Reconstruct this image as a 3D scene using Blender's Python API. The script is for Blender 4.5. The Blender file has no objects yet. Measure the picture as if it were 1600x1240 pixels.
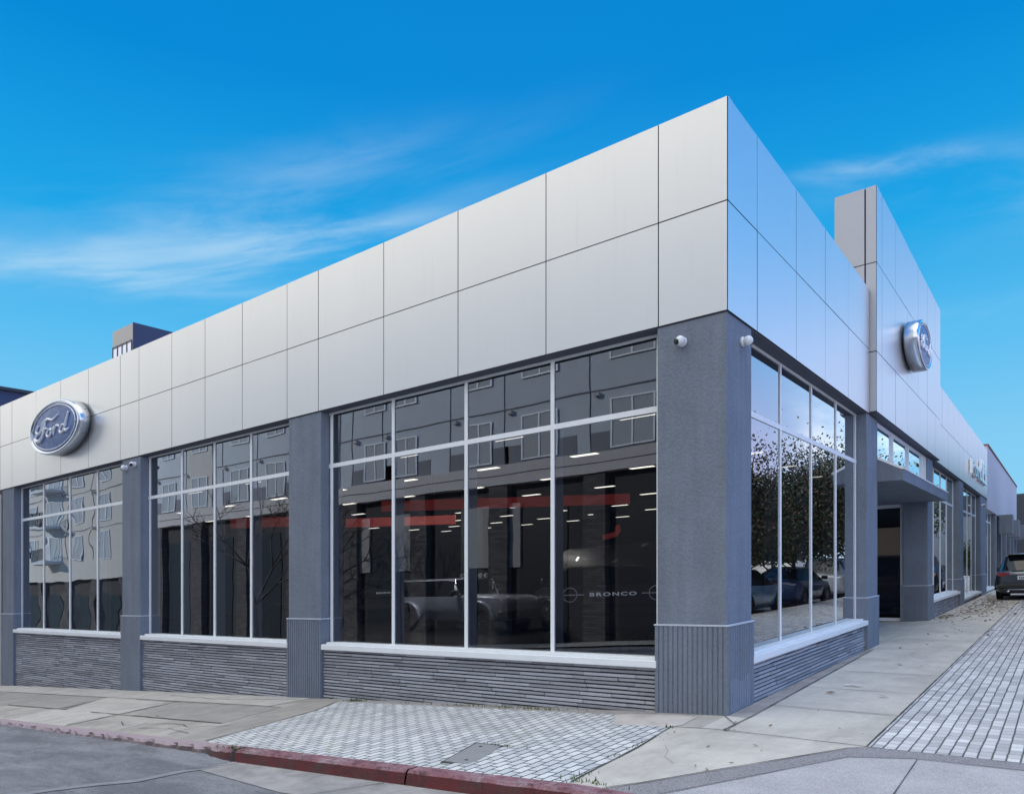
import bpy, bmesh, math, random
from mathutils import Vector, Matrix
random.seed(11)
R = math.radians
SC = bpy.context.scene
COL = SC.collection

# ------------------------------------------------------------------ camera
CAM = Vector((2.9404, -7.7996, 1.6))
YAW = R(36.966)
RT = Vector((math.cos(YAW), math.sin(YAW), 0))       # camera right
FW = Vector((-math.sin(YAW), math.cos(YAW), 0))      # camera forward
SLOPE = 0.03135      # the street climbs gently from left to right: the whole block follows it
cd = bpy.data.cameras.new('camera')
cam = bpy.data.objects.new('camera', cd)
COL.objects.link(cam)
cam.location = CAM
cam.rotation_euler = (R(90), 0, YAW)
cd.sensor_fit = 'HORIZONTAL'
cd.sensor_width = 36
cd.lens = 1150 / 1600 * 36
cd.shift_y = 278 / 1600
cd.clip_start = 0.05
cd.clip_end = 3000
SC.camera = cam

# ------------------------------------------------------------------ exposure
SC.view_settings.view_transform = 'Standard'
SC.view_settings.look = 'None'
SC.view_settings.exposure = 0.0
SC.view_settings.gamma = 1.0
SC.cycles.max_bounces = 8
SC.cycles.transparent_max_bounces = 12
SC.cycles.sample_clamp_indirect = 6

# ------------------------------------------------------------------ sun (behind the building, left)
SUN_AZ = Vector((-0.62, 0.78, 0)).normalized()
SUN_EL = R(22)
SD = Vector((SUN_AZ.x*math.cos(SUN_EL), SUN_AZ.y*math.cos(SUN_EL), math.sin(SUN_EL)))
ld = bpy.data.lights.new('sun', 'SUN')
ld.energy = 4.0
ld.angle = R(0.6)
ld.color = (1.0, 0.94, 0.86)
sun = bpy.data.objects.new('sun', ld)
COL.objects.link(sun)
sun.rotation_euler = (-SD).to_track_quat('-Z', 'Y').to_euler()

# ------------------------------------------------------------------ node helpers
class NT:
    def __init__(s, tree): s.t = tree; s.n = tree.nodes; s.l = tree.links
    def new(s, kind, **kw):
        n = s.n.new(kind)
        for k, v in kw.items(): setattr(n, k, v)
        return n
    def put(s, sock, v):
        if isinstance(v, bpy.types.NodeSocket): s.l.new(v, sock)
        elif v is not None: sock.default_value = v
    def math(s, op, a, b=None, c=None, clamp=False):
        n = s.new('ShaderNodeMath', operation=op, use_clamp=clamp)
        s.put(n.inputs[0], a)
        if b is not None: s.put(n.inputs[1], b)
        if c is not None: s.put(n.inputs[2], c)
        return n.outputs[0]
    def vmath(s, op, a, b=None):
        n = s.new('ShaderNodeVectorMath', operation=op)
        s.put(n.inputs[0], a)
        if b is not None: s.put(n.inputs[1], b)
        return n.outputs['Value'] if op in ('DOT_PRODUCT', 'LENGTH') else n.outputs[0]
    def mix(s, f, a, b, mode='MIX'):
        n = s.new('ShaderNodeMix', data_type='RGBA', blend_type=mode)
        s.put(n.inputs[0], f); s.put(n.inputs[6], a); s.put(n.inputs[7], b)
        return n.outputs[2]
    def ramp(s, f, stops, interp='LINEAR'):
        n = s.new('ShaderNodeValToRGB')
        cr = n.color_ramp; cr.interpolation = interp
        while len(cr.elements) < len(stops): cr.elements.new(0.5)
        for e, (p, c) in zip(cr.elements, stops):
            e.position = p
            e.color = (c[0], c[1], c[2], 1) if hasattr(c, '__len__') else (c, c, c, 1)
        s.put(n.inputs[0], f)
        return n.outputs[0]
    def noise(s, vec, scale, detail=3, rough=0.55, dist=0.0):
        n = s.new('ShaderNodeTexNoise')
        s.put(n.inputs['Vector'], vec)
        n.inputs['Scale'].default_value = scale
        n.inputs['Detail'].default_value = detail
        n.inputs['Roughness'].default_value = rough
        n.inputs['Distortion'].default_value = dist
        return n.outputs[0]
    def comb(s, x, y, z):
        n = s.new('ShaderNodeCombineXYZ')
        s.put(n.inputs[0], x); s.put(n.inputs[1], y); s.put(n.inputs[2], z)
        return n.outputs[0]
    def sep(s, v):
        n = s.new('ShaderNodeSeparateXYZ'); s.put(n.inputs[0], v)
        return n.outputs
    def smooth(s, v, a, b):
        n = s.new('ShaderNodeMapRange', interpolation_type='SMOOTHSTEP')
        s.put(n.inputs[0], v); n.inputs[1].default_value = a; n.inputs[2].default_value = b
        return n.outputs[0]

# ------------------------------------------------------------------ world
w = bpy.data.worlds.new('World')
SC.world = w
w.use_nodes = True
W = NT(w.node_tree)
W.n.clear()
tc = W.new('ShaderNodeTexCoord')
d = W.vmath('NORMALIZE', tc.outputs['Generated'])
dx, dy, dz = W.sep(d)
sky = W.new('ShaderNodeTexSky', sky_type='NISHITA')
sky.sun_disc = False
sky.sun_elevation = SUN_EL
sky.sun_rotation = math.atan2(SD.x, SD.y)
sky.air_density = 1.0; sky.dust_density = 0.3; sky.ozone_density = 2.0
az_r = W.vmath('DOT_PRODUCT', d, tuple(RT))
az_f = W.vmath('DOT_PRODUCT', d, tuple(FW))
az = W.math('ARCTAN2', az_r, az_f)                 # 0 straight down the street corner, + to the right
el = W.math('ARCSINE', dz)
# clear deep-blue sky paling to the horizon
clear = W.ramp(el, [(0.0, (.30, .68, .93)), (0.16, (.22, .60, .90)), (0.28, (.10, .51, .88)), (0.40, (.012, .385, .81)), (0.58, (.001, .255, .69)), (0.9, (.001, .20, .61))])
skyc = W.mix(0.008, clear, W.vmath('MULTIPLY', sky.outputs[0], (.10, .10, .10)))
# cirrus
def cirrus(slope, seed, fx=2.0, fy=12.0):
    sl = W.math('SUBTRACT', el, W.math('MULTIPLY', az, slope))
    a_ = W.noise(W.comb(W.math('MULTIPLY', az, fx), W.math('MULTIPLY', sl, fy), seed), 1.7, 9, 0.60, 0.35)
    b_ = W.noise(W.comb(W.math('MULTIPLY', az, 1.4), W.math('MULTIPLY', sl, 4.0), seed+3), 1.5, 3, 0.5, 0.3)
    return W.math('MULTIPLY', W.smooth(a_, 0.34, 0.74), W.smooth(b_, 0.25, 0.62))
def blob(a0, e0, sa, se, slope):
    da = W.math('SUBTRACT', az, a0)
    de = W.math('SUBTRACT', W.math('SUBTRACT', el, e0), W.math('MULTIPLY', da, slope))
    q = W.math('ADD', W.math('POWER', W.math('ABSOLUTE', W.math('DIVIDE', da, sa)), 2), W.math('POWER', W.math('ABSOLUTE', W.math('DIVIDE', de, se)), 2))
    return W.math('POWER', 2.718, W.math('MULTIPLY', q, -1))
def total(lst):
    o_ = None
    for k_, a_ in lst:
        v_ = W.math('MULTIPLY', blob(*a_), k_)
        o_ = v_ if o_ is None else W.math('ADD', o_, v_)
    return o_
bl = total([(1.25, (-0.28, 0.405, 0.25, 0.048, 0.24)), (.8, (-0.09, 0.47, 0.07, 0.022, 0.3)), (.35, (-0.20, 0.505, 0.20, 0.03, 0.22)), (.9, (-0.60, 0.345, 0.14, 0.025, 0.30)), (.7, (-0.47, 0.345, 0.16, 0.016, 0.05)), (.3, (-0.45, 0.42, 0.2, 0.03, 0.2))])
br = total([(1.3, (0.45, 0.463, 0.10, 0.012, -0.10)), (.5, (0.44, 0.44, 0.10, 0.02, -0.05)), (.7, (0.62, 0.40, 0.12, 0.035, 0.0)), (.3, (0.56, 0.30, 0.2, 0.02, 0.0))])
cir = W.math('ADD', W.math('MULTIPLY', cirrus(0.235, 9.2), bl), W.math('MULTIPLY', cirrus(-0.08, 5.0, 2.6, 9.0), br))
# out-of-view sky over the right hand street, boosted to light the right hand faces
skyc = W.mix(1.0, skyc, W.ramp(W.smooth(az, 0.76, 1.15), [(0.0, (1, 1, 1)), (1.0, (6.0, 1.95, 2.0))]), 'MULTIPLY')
skyc = W.mix(W.math('MULTIPLY', cir, 0.42, clamp=True), skyc, (.72, .88, .97, 1))
# low bright clouds far up the right hand street, and an unseen overcast added behind the viewer to light the walls
nc = W.noise(W.vmath('MULTIPLY', d, (1.5, 1.5, 4.0)), 1.6, 6, 0.58, 0.3)
side = W.math('MULTIPLY', W.smooth(az, 0.70, 0.80), W.smooth(az, 0.96, 0.86))
low = W.smooth(el, 0.40, 0.10)
cr_ = W.math('MULTIPLY', W.math('MULTIPLY', side, low), W.smooth(nc, 0.40, 0.62))
skyc = W.mix(W.math('MULTIPLY', cr_, 0.9), skyc, (1.7, 1.72, 1.8, 1))
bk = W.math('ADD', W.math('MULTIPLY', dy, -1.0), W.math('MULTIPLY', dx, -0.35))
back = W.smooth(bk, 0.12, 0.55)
high = W.smooth(dz, 0.78, 0.94)  # bright zenith cloud added above the view to light the ground
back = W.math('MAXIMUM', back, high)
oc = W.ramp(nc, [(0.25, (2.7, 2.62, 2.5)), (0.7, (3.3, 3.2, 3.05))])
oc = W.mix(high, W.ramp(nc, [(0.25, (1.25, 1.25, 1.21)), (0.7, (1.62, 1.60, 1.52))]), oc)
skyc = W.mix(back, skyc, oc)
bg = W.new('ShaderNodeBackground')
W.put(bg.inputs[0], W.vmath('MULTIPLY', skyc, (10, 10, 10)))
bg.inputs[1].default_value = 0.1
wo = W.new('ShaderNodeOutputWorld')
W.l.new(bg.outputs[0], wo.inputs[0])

# ------------------------------------------------------------------ materials
M = {}
def mat(name, col=(.5, .5, .5), rough=0.6, metal=0.0, build=None, spec=0.5, emis=None, es=0.0, coat=0.0):
    m = bpy.data.materials.new(name)
    m.use_nodes = True
    t = NT(m.node_tree)
    p = t.n['Principled BSDF']
    p.inputs['Base Color'].default_value = (*col, 1)
    p.inputs['Roughness'].default_value = rough
    p.inputs['Metallic'].default_value = metal
    p.inputs['Specular IOR Level'].default_value = spec
    p.inputs['Coat Weight'].default_value = coat
    if emis:
        p.inputs['Emission Color'].default_value = (*emis, 1)
        p.inputs['Emission Strength'].default_value = es
    if build:
        c = t.new('ShaderNodeNewGeometry').outputs['Position']
        build(t, p, c)
    M[name] = m
    return m
def bump(t, p, h, strength=0.3, dist=0.01):
    b = t.new('ShaderNodeBump')
    b.inputs['Strength'].default_value = strength
    b.inputs['Distance'].default_value = dist
    t.put(b.inputs['Height'], h)
    t.l.new(b.outputs[0], p.inputs['Normal'])
def mottled(col, var=0.12, scale=3.0, fine=60.0, fv=0.1, bs=0.2, bd=0.004, streak=0.0):
    def f(t, p, c):
        a = t.noise(c, scale, 4, 0.6)
        b = t.noise(c, fine, 3, 0.6)
        k = t.math('ADD', t.math('MULTIPLY', t.math('SUBTRACT', a, 0.5), var*2.4), t.math('MULTIPLY', t.math('SUBTRACT', b, 0.5), fv*2.4))
        if streak:
            s_ = t.noise(t.vmath('MULTIPLY', c, (6, 6, 0.5)), 1.0, 4, 0.6)
            k = t.math('ADD', k, t.math('MULTIPLY', t.math('SUBTRACT', s_, 0.5), streak*2.4))
        k = t.math('ADD', k, 1.0)
        kk = t.comb(k, k, k)
        t.put(p.inputs['Base Color'], t.mix(1.0, (*col, 1), kk, 'MULTIPLY'))
        if bs: bump(t, p, b, bs, bd)
    return f
# cladding: silver metallic composite panels with faint waviness
def f_panel(t, p, c):
    a = t.noise(t.vmath('MULTIPLY', c, (1, 1, 0.35)), 0.9, 2, 0.5)
    k = t.math('ADD', 0.97, t.math('MULTIPLY', a, 0.06))
    s_ = t.noise(t.vmath('MULTIPLY', c, (9, 9, 0.6)), 1.0, 3, 0.6)
    k = t.math('SUBTRACT', k, t.math('MULTIPLY', t.smooth(s_, 0.55, 0.85), 0.06))
    t.put(p.inputs['Base Color'], t.mix(1.0, (.66, .665, .665, 1), t.comb(k, k, k), 'MULTIPLY'))
    bump(t, p, a, 0.25, 0.02)
mat('panel', (.66, .67, .69), 0.32, 0.74, f_panel)
mat('panel_shaded', (.40, .425, .48), 0.5, 0.2)  # darker copy of the cladding, shade of the side face put in its colour
mat('joint', (.05, .055, .07), 0.8)
mat('stucco', (.155, .18, .225), 0.85, 0, mottled((.156, .186, .238), 0.17, 1.6, 34, 0.18, 0.8, 0.012, 0.20))
mat('stucco_touch', (.3, .36, .46), 0.85, 0, mottled((.20, .24, .31), 0.15, 6, 40, 0.2, 0.3, 0.004))
mat('stucco_pale', (.52, .54, .62), 0.85, 0, mottled((.46, .48, .56), 0.06, 1.2, 30, 0.03, 0.1, 0.003, 0.06))
mat('ledge', (.42, .47, .55), 0.6)
mat('white_frame', (.74, .78, .82), 0.4, 0, mottled((.74, .78, .82), 0.05, 3, 50, 0.05, 0.05, 0.002))
mat('post_steel', (.62, .72, .90), 0.5)
mat('soffit', (.07, .08, .11), 0.8)
mat('dark_trim', (.03, .035, .05), 0.5)
def f_roman(t, p, c):
    g = t.new('ShaderNodeNewGeometry')
    r_ = g.outputs['Random Per Island']
    a = t.noise(c, 14, 4, 0.6)
    f_ = t.noise(c, 90, 3, 0.7)
    k = t.math('ADD', t.math('MULTIPLY', r_, 0.55), t.math('ADD', t.math('MULTIPLY', a, 0.45), t.math('MULTIPLY', f_, 0.35)))
    k = t.math('ADD', k, 0.38)
    t.put(p.inputs['Base Color'], t.mix(1.0, (.31, .325, .37, 1), t.comb(k, k, k), 'MULTIPLY'))
    bump(t, p, t.math('ADD', a, t.math('MULTIPLY', f_, 0.5)), 0.7, 0.015)
mat('roman_brick', (.15, .16, .18), 0.8, 0, f_roman)
mat('mortar', (.02, .022, .028), 0.9)
mat('roofing', (.18, .18, .19), 0.9)
mat('room_wall', (.05, .048, .052), 0.9)
mat('room_ceiling', (.035, .035, .04), 0.9)
mat('beige_plaster', (.40, .36, .32), 0.9)
mat('room_floor', (.04, .038, .038), 0.25)
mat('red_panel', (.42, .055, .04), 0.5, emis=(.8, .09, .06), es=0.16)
mat('troffer', (.9, .9, .85), 0.5, emis=(1.0, .93, .78), es=3.6)
mat('white_metal', (.7, .73, .77), 0.35)
mat('camera_shell', (.72, .75, .80), 0.3)
mat('lens_black', (.01, .01, .012), 0.1)
mat('chrome', (.80, .83, .88), 0.12, 1.0)
mat('sign_rim', (.62, .68, .76), 0.16, 0.9)
def f_signblue(t, p, c):
    a = t.noise(c, 5.5, 3, 0.6, 1.2)
    t.put(p.inputs['Base Color'], t.ramp(a, [(0.3, (.022, .060, .20)), (0.62, (.085, .16, .36))]))
mat('sign_blue', (.05, .08, .25), 0.40, 0.0, f_signblue, spec=0.35)
mat('sign_script', (.78, .82, .88), 0.3, 0.25)

def glass(name, tint, refl=1.0, ior=1.6, wav=0.0, ws=1.2, gain=3.1):
    m = bpy.data.materials.new(name); m.use_nodes = True
    t = NT(m.node_tree); t.n.clear()
    fr = t.new('ShaderNodeFresnel'); fr.inputs[0].default_value = ior
    tr = t.new('ShaderNodeBsdfTransparent'); tr.inputs[0].default_value = (*tint, 1)
    gl = t.new('ShaderNodeBsdfGlossy'); gl.inputs['Roughness'].default_value = 0.0
    gl.inputs[0].default_value = (.92*refl, .96*refl, 1.0*refl, 1)
    if wav:
        c = t.new('ShaderNodeNewGeometry').outputs['Position']
        n = t.noise(t.vmath('MULTIPLY', c, (1, 1, 1.6)), ws, 1, 0.4)
        b = t.new('ShaderNodeBump'); b.inputs['Strength'].default_value = 1.0
        b.inputs['Distance'].default_value = wav
        t.put(b.inputs['Height'], n)
        t.l.new(b.outputs[0], gl.inputs['Normal'])
    mx = t.new('ShaderNodeMixShader')
    k = t.math('MULTIPLY', fr.outputs[0], gain, clamp=True)
    t.l.new(k, mx.inputs[0]); t.l.new(tr.outputs[0], mx.inputs[1]); t.l.new(gl.outputs[0], mx.inputs[2])
    o = t.new('ShaderNodeOutputMaterial'); t.l.new(mx.outputs[0], o.inputs[0])
    M[name] = m
glass('glass', (.40, .41, .44), 1.0, 1.6, 0.0012, 0.9)
glass('glass_side', (.34, .36, .40), 1.0, 1.6, 0.0012, 0.9, 2.5)
glass('glass_wavy', (.20, .23, .27), 1.0, 1.7, 0.0032, 1.0, 2.3)
glass('glass_entry', (.45, .45, .5), 1.0, 1.5, 0.004)

# ground materials ---------------------------------------------------------
def f_concrete(base, stain, dark=0.0, sc=0.9):
    def f(t, p, c):
        a = t.noise(c, sc, 5, 0.65, 0.4)
        b = t.noise(c, 120, 3, 0.7)
        m_ = t.noise(c, 9, 4, 0.7)
        e_ = t.noise(t.vmath('MULTIPLY', c, (5.0, .5, 1)), 1.3, 5, 0.7)
        col = t.mix(t.smooth(a, 0.35, 0.72), (*base, 1), (*stain, 1))
        k = t.math('ADD', 0.50, t.math('ADD', t.math('MULTIPLY', b, 0.40), t.math('ADD', t.math('MULTIPLY', m_, 0.26), t.math('MULTIPLY', e_, 0.28))))
        big = t.smooth(t.noise(t.vmath('MULTIPLY', c, (1.5, .6, 1)), 0.8, 5, 0.7, 0.6), 0.50, 0.72)
        k = t.math('SUBTRACT', k, t.math('MULTIPLY', big, 0.17))
        spots = t.smooth(t.noise(c, 26, 2, 0.5), 0.70, 0.78)
        k = t.math('SUBTRACT', k, t.math('MULTIPLY', spots, 0.20))
        t.put(p.inputs['Base Color'], t.mix(1.0, col, t.comb(k, k, k), 'MULTIPLY'))
        bump(t, p, b, 0.5, 0.004)
    return f
mat('walk', (.4, .4, .42), 0.85, 0, f_concrete((0.538, 0.514, 0.470), (0.404, 0.387, 0.356)))
mat('walk_old', (.3, .3, .32), 0.88, 0, f_concrete((0.441, 0.423, 0.393), (0.293, 0.282, 0.257), sc=1.4))
mat('walk_patch', (.25, .25, .26), 0.9, 0, f_concrete((0.351, 0.334, 0.312), (0.280, 0.268, 0.254), sc=1.8))
mat('walk_pale', (.45, .46, .48), 0.85, 0, f_concrete((0.493, 0.476, 0.444), (0.404, 0.386, 0.358), sc=2.0))
mat('border', (.25, .24, .24), 0.9, 0, f_concrete((0.351, 0.332, 0.332), (0.234, 0.215, 0.208), sc=2.5))
mat('terracotta_pad', (.4, .37, .35), 0.9, 0, f_concrete((0.540, 0.506, 0.486), (0.419, 0.385, 0.365), sc=2.5))
def f_speck(base, lo, hi, s=170):
    def f(t, p, c):
        v = t.new('ShaderNodeTexVoronoi'); t.put(v.inputs['Vector'], c); v.inputs['Scale'].default_value = s
        r_ = t.sep(v.outputs['Color'])[0]
        a = t.noise(c, 2.0, 4, 0.6)
        k = t.math('ADD', t.math('MULTIPLY', r_, hi-lo), t.math('ADD', lo, t.math('MULTIPLY', t.math('SUBTRACT', a, 0.5), 0.5)))
        t.put(p.inputs['Base Color'], t.mix(1.0, (*base, 1), t.comb(k, k, k), 'MULTIPLY'))
        bump(t, p, r_, 0.4, 0.003)
    return f
mat('granite_band', (.2, .2, .21), 0.85, 0, f_speck((.225, .22, .235), 0.5, 1.5))
mat('slab_fine', (.3, .3, .33), 0.85, 0, f_speck((.37, .368, .385), 0.72, 1.28))
def f_asphalt(t, p, c):
    v = t.new('ShaderNodeTexVoronoi'); t.put(v.inputs['Vector'], c); v.inputs['Scale'].default_value = 150
    r_ = t.sep(v.outputs['Color'])[0]
    a = t.noise(t.vmath('MULTIPLY', c, (.5, 1.3, 1)), 1.4, 6, 0.7, 0.4)
    w_ = t.noise(c, 22, 4, 0.7)
    col = t.mix(t.smooth(a, 0.38, 0.68), (.13, .135, .155, 1), (.23, .24, .26, 1))
    k = t.math('ADD', 0.38, t.math('ADD', t.math('MULTIPLY', r_, 0.62), t.math('MULTIPLY', w_, 0.62)))
    t.put(p.inputs['Base Color'], t.mix(1.0, col, t.comb(k, k, k), 'MULTIPLY'))
    bump(t, p, t.math('ADD', r_, w_), 0.6, 0.005)
mat('asphalt', (.1, .1, .12), 0.9, 0, f_asphalt)
mat('asphalt_seam', (.25, .255, .28), 0.9, 0, mottled((.215, .22, .24), 0.3, 6, 90, 0.35, 0.4, 0.004))
mat('gutter', (.3, .29, .28), 0.9, 0, f_concrete((0.351, 0.341, 0.338), (0.221, 0.218, 0.224), sc=2.2))
def f_setts(t, p, c):
    x, y, z = t.sep(c)
    wv = t.math('MULTIPLY', t.math('SUBTRACT', t.noise(c, 2.2, 4, 0.6), 0.5), 0.06)
    uv = t.comb(t.math('ADD', y, 100.0), t.math('ADD', t.math('ADD', x, wv), 100.05), 0.0)
    b = t.new('ShaderNodeTexBrick')
    b.offset = 0.5
    t.put(b.inputs['Vector'], uv)
    b.inputs['Scale'].default_value = 1.0
    b.inputs['Brick Width'].default_value = 0.19
    b.inputs['Row Height'].default_value = 0.1
    b.inputs['Mortar Size'].default_value = 0.0095
    b.inputs['Mortar Smooth'].default_value = 0.35
    b.inputs['Bias'].default_value = 0.0
    b.inputs['Color1'].default_value = (.64, .65, .67, 1)
    b.inputs['Color2'].default_value = (.42, .44, .47, 1)
    b.inputs['Mortar'].default_value = (.05, .075, .07, 1)
    a = t.noise(c, 100, 3, 0.7)
    a2 = t.noise(c, 1.1, 4, 0.6)
    moss = t.math('MULTIPLY', b.outputs['Fac'], t.smooth(t.noise(c, 1.7, 3, 0.6), 0.52, 0.66))
    k = t.math('ADD', 0.55, t.math('ADD', t.math('MULTIPLY', a, 0.6), t.math('MULTIPLY', a2, 0.34)))
    col = t.mix(1.0, b.outputs['Color'], t.comb(k, k, k), 'MULTIPLY')
    col = t.mix(moss, col, (.09, .12, .03, 1))
    t.put(p.inputs['Base Color'], col)
    h = t.math('ADD', t.math('SUBTRACT', 1.0, b.outputs['Fac']), t.math('MULTIPLY', a, 0.25))
    bump(t, p, h, 0.8, 0.012)
mat('setts', (.6, .6, .62), 0.8, 0, f_setts)
def f_setts2(t, p, c):
    x, y, z = t.sep(c)
    b = t.new('ShaderNodeTexBrick'); b.offset = 0.37
    x = t.math('ADD', x, t.math('MULTIPLY', t.math('SUBTRACT', t.noise(c, 3.0, 3, 0.6), 0.5), 0.022))
    y = t.math('ADD', y, t.math('MULTIPLY', t.math('SUBTRACT', t.noise(c, 6.0, 3, 0.6), 0.5), 0.05))
    t.put(b.inputs['Vector'], t.comb(t.math('ADD', y, 100.0), t.math('ADD', x, 100.045), 0.0))
    b.inputs['Scale'].default_value = 1.0
    b.inputs['Brick Width'].default_value = 0.145
    b.inputs['Row Height'].default_value = 0.098
    b.inputs['Mortar Size'].default_value = 0.0045
    b.inputs['Mortar Smooth'].default_value = 0.3
    b.inputs['Color1'].default_value = (.62, .625, .64, 1)
    b.inputs['Color2'].default_value = (.36, .365, .38, 1)
    b.inputs['Mortar'].default_value = (.11, .11, .115, 1)
    # wide dark joint along the strip between the rows
    fr = t.math('FRACT', t.math('DIVIDE', t.math('ADD', x, 100.045), 0.098))
    dj = t.math('MINIMUM', fr, t.math('SUBTRACT', 1.0, fr))
    ln = t.smooth(dj, 0.095, 0.03)
    a = t.noise(c, 110, 3, 0.7)
    a2 = t.noise(c, 0.9, 4, 0.6)
    k = t.math('ADD', 0.50, t.math('ADD', t.math('MULTIPLY', a, 0.65), t.math('MULTIPLY', a2, 0.36)))
    col = t.mix(1.0, b.outputs['Color'], t.comb(k, k, k), 'MULTIPLY')
    ln = t.math('MULTIPLY', ln, t.math('ADD', 0.62, t.math('MULTIPLY', a2, 0.6)), clamp=True)
    col = t.mix(ln, col, (.075, .08, .08, 1))
    t.put(p.inputs['Base Color'], col)
    h = t.math('ADD', t.math('SUBTRACT', 1.0, t.math('MAXIMUM', b.outputs['Fac'], ln)), t.math('MULTIPLY', a, 0.25))
    bump(t, p, h, 0.7, 0.012)
mat('setts_strip', (.6, .6, .62), 0.8, 0, f_setts2)
def f_redcurb(t, p, c):
    a = t.noise(c, 3.2, 6, 0.72, 0.3)
    b = t.noise(c, 45, 4, 0.7)
    g = t.new('ShaderNodeNewGeometry')
    nz = t.sep(g.outputs['Normal'])[2]
    x = t.sep(c)[0]
    wear = t.math('MULTIPLY', t.smooth(t.math('ADD', t.math('MULTIPLY', a, 0.75), t.math('MULTIPLY', b, 0.35)), 0.50, 0.74), 0.85)
    far = t.smooth(x, -4.2, -5.0)
    wear = t.math('MAXIMUM', wear, t.math('MULTIPLY', far, 0.86))
    red = t.mix(t.smooth(nz, 0.3, 0.8), (.11, .016, .020, 1), (.23, .10, .13, 1))
    red = t.mix(t.smooth(t.noise(c, 12, 5, 0.75), 0.42, 0.70), red, (.045, .018, .020, 1))
    con = t.mix(t.smooth(nz, 0.3, 0.8), (.05, .042, .04, 1), (.36, .30, .33, 1))
    t.put(p.inputs['Base Color'], t.mix(wear, red, con))
    bump(t, p, t.math('ADD', a, t.math('MULTIPLY', b, 0.4)), 0.8, 0.02)
mat('curb_red', (.25, .08, .1), 0.8, 0, f_redcurb)
mat('curb_gray', (.3, .3, .3), 0.9, 0, f_concrete((.30, .30, .31), (.2, .2, .2), sc=2))
mat('crack', (.045, .045, .045), 0.95)
mat('iron_lid', (.16, .17, .18), 0.7, 0, mottled((.24, .25, .26), 0.1, 5, 80, 0.2, 0.4, 0.004))
def f_leafy(cols):
    def f(t, p, c):
        g = t.new('ShaderNodeNewGeometry')
        t.put(p.inputs['Base Color'], t.ramp(g.outputs['Random Per Island'], cols))
    return f
mat('weeds', (.06, .1, .02), 0.8, 0, f_leafy([(0, (.05, .09, .015)), (1, (.13, .16, .04))]))
mat('litter', (.12, .07, .04), 0.9, 0, f_leafy([(0, (.05, .03, .025)), (.5, (.13, .075, .04)), (1, (.22, .15, .09))]))
mat('foliage', (.06, .09, .03), 0.6, 0, f_leafy([(0, (.010, .018, .010)), (.6, (.030, .045, .015)), (.9, (.07, .065, .02)), (1, (.22, .09, .07))]))
mat('evergreen', (.03, .05, .02), 0.7, 0, f_leafy([(0, (.015, .03, .010)), (1, (.05, .08, .02))]))
mat('bark', (.09, .075, .065), 0.9, 0, mottled((.09, .075, .065), 0.3, 6, 40, 0.2, 0.5, 0.01))
mat('apt_cream', (.55, .53, .50), 0.85, 0, mottled((.52, .505, .48), 0.05, 1, 20, 0.03, 0, 0))
mat('apt_grey', (.25, .28, .32), 0.85, 0, mottled((.50, .54, .58), 0.08, 1, 20, 0.03, 0, 0))
mat('apt_taupe', (.36, .33, .32), 0.85, 0, mottled((.50, .475, .465), 0.08, 1, 20, 0.03, 0, 0))
mat('apt_dark', (.10, .095, .105), 0.8, 0, mottled((.035, .033, .038), 0.1, 1, 20, 0.05, 0, 0))
def f_stone(t, p, c):
    b = t.new('ShaderNodeTexBrick'); x, y, z = t.sep(c)
    t.put(b.inputs['Vector'], t.comb(t.math('ADD', x, y), z, 0.0))
    b.inputs['Scale'].default_value = 1.0; b.inputs['Brick Width'].default_value = 0.5; b.inputs['Row Height'].default_value = 0.12
    b.inputs['Mortar Size'].default_value = 0.012
    b.inputs['Color1'].default_value = (.12, .11, .11, 1); b.inputs['Color2'].default_value = (.06, .055, .06, 1); b.inputs['Mortar'].default_value = (.04, .04, .04, 1)
    t.put(p.inputs['Base Color'], b.outputs[0])
mat('ledgestone', (.15, .14, .14), 0.9, 0, f_stone)
mat('apt_window', (.45, .45, .46), 0.08, 0.0, spec=0.8)  # pale base colour stands in for clouds reflected in the panes
mat('apt_wall_low', (.30, .29, .28), 0.85)
mat('apt_shop', (.02, .022, .03), 0.35, spec=0.3)
mat('apt_band', (.20, .205, .23), 0.85)
mat('blue_wall', (.06, .09, .20), 0.8)
mat('brick_far', (.22, .11, .09), 0.9)
mat('dark_house', (.035, .045, .065), 0.8)
mat('navy_wall', (.045, .065, .13), 0.8)
mat('grey_brown', (.40, .39, .39), 0.85)
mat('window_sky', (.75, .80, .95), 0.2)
mat('tyre', (.02, .02, .021), 0.85)
mat('alloy', (.35, .36, .38), 0.3, 0.9)
mat('car_glass', (.012, .015, .02), 0.04, spec=0.9)
mat('plastic_black', (.018, .018, .02), 0.5)
mat('plate', (.75, .77, .8), 0.5)
mat('plate_ink', (.05, .07, .2), 0.5)
mat('tail_red', (.28, .02, .02), 0.15, coat=1.0)
mat('headlamp', (.75, .78, .8), 0.1, 0.4)
for n_, c_ in (('paint_slate', (.045, .062, .092)), ('paint_blue', (.008, .06, .45)), ('paint_silver', (.62, .72, .90)), ('paint_white', (.72, .74, .78)), ('paint_black', (.010, .013, .022)), ('paint_dark', (.03, .05, .12)), ('paint_lightblue', (.15, .30, .48))):
    mat(n_, c_, 0.42 if n_ == 'paint_black' else 0.3, 0.0 if n_ == 'paint_black' else 0.35, coat=0.25 if n_ == 'paint_black' else 1.0)
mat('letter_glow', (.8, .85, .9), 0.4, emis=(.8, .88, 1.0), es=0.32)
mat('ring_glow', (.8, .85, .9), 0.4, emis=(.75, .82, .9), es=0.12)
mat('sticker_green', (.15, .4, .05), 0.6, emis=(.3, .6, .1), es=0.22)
mat('paper', (.6, .6, .6), 0.8)

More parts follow.
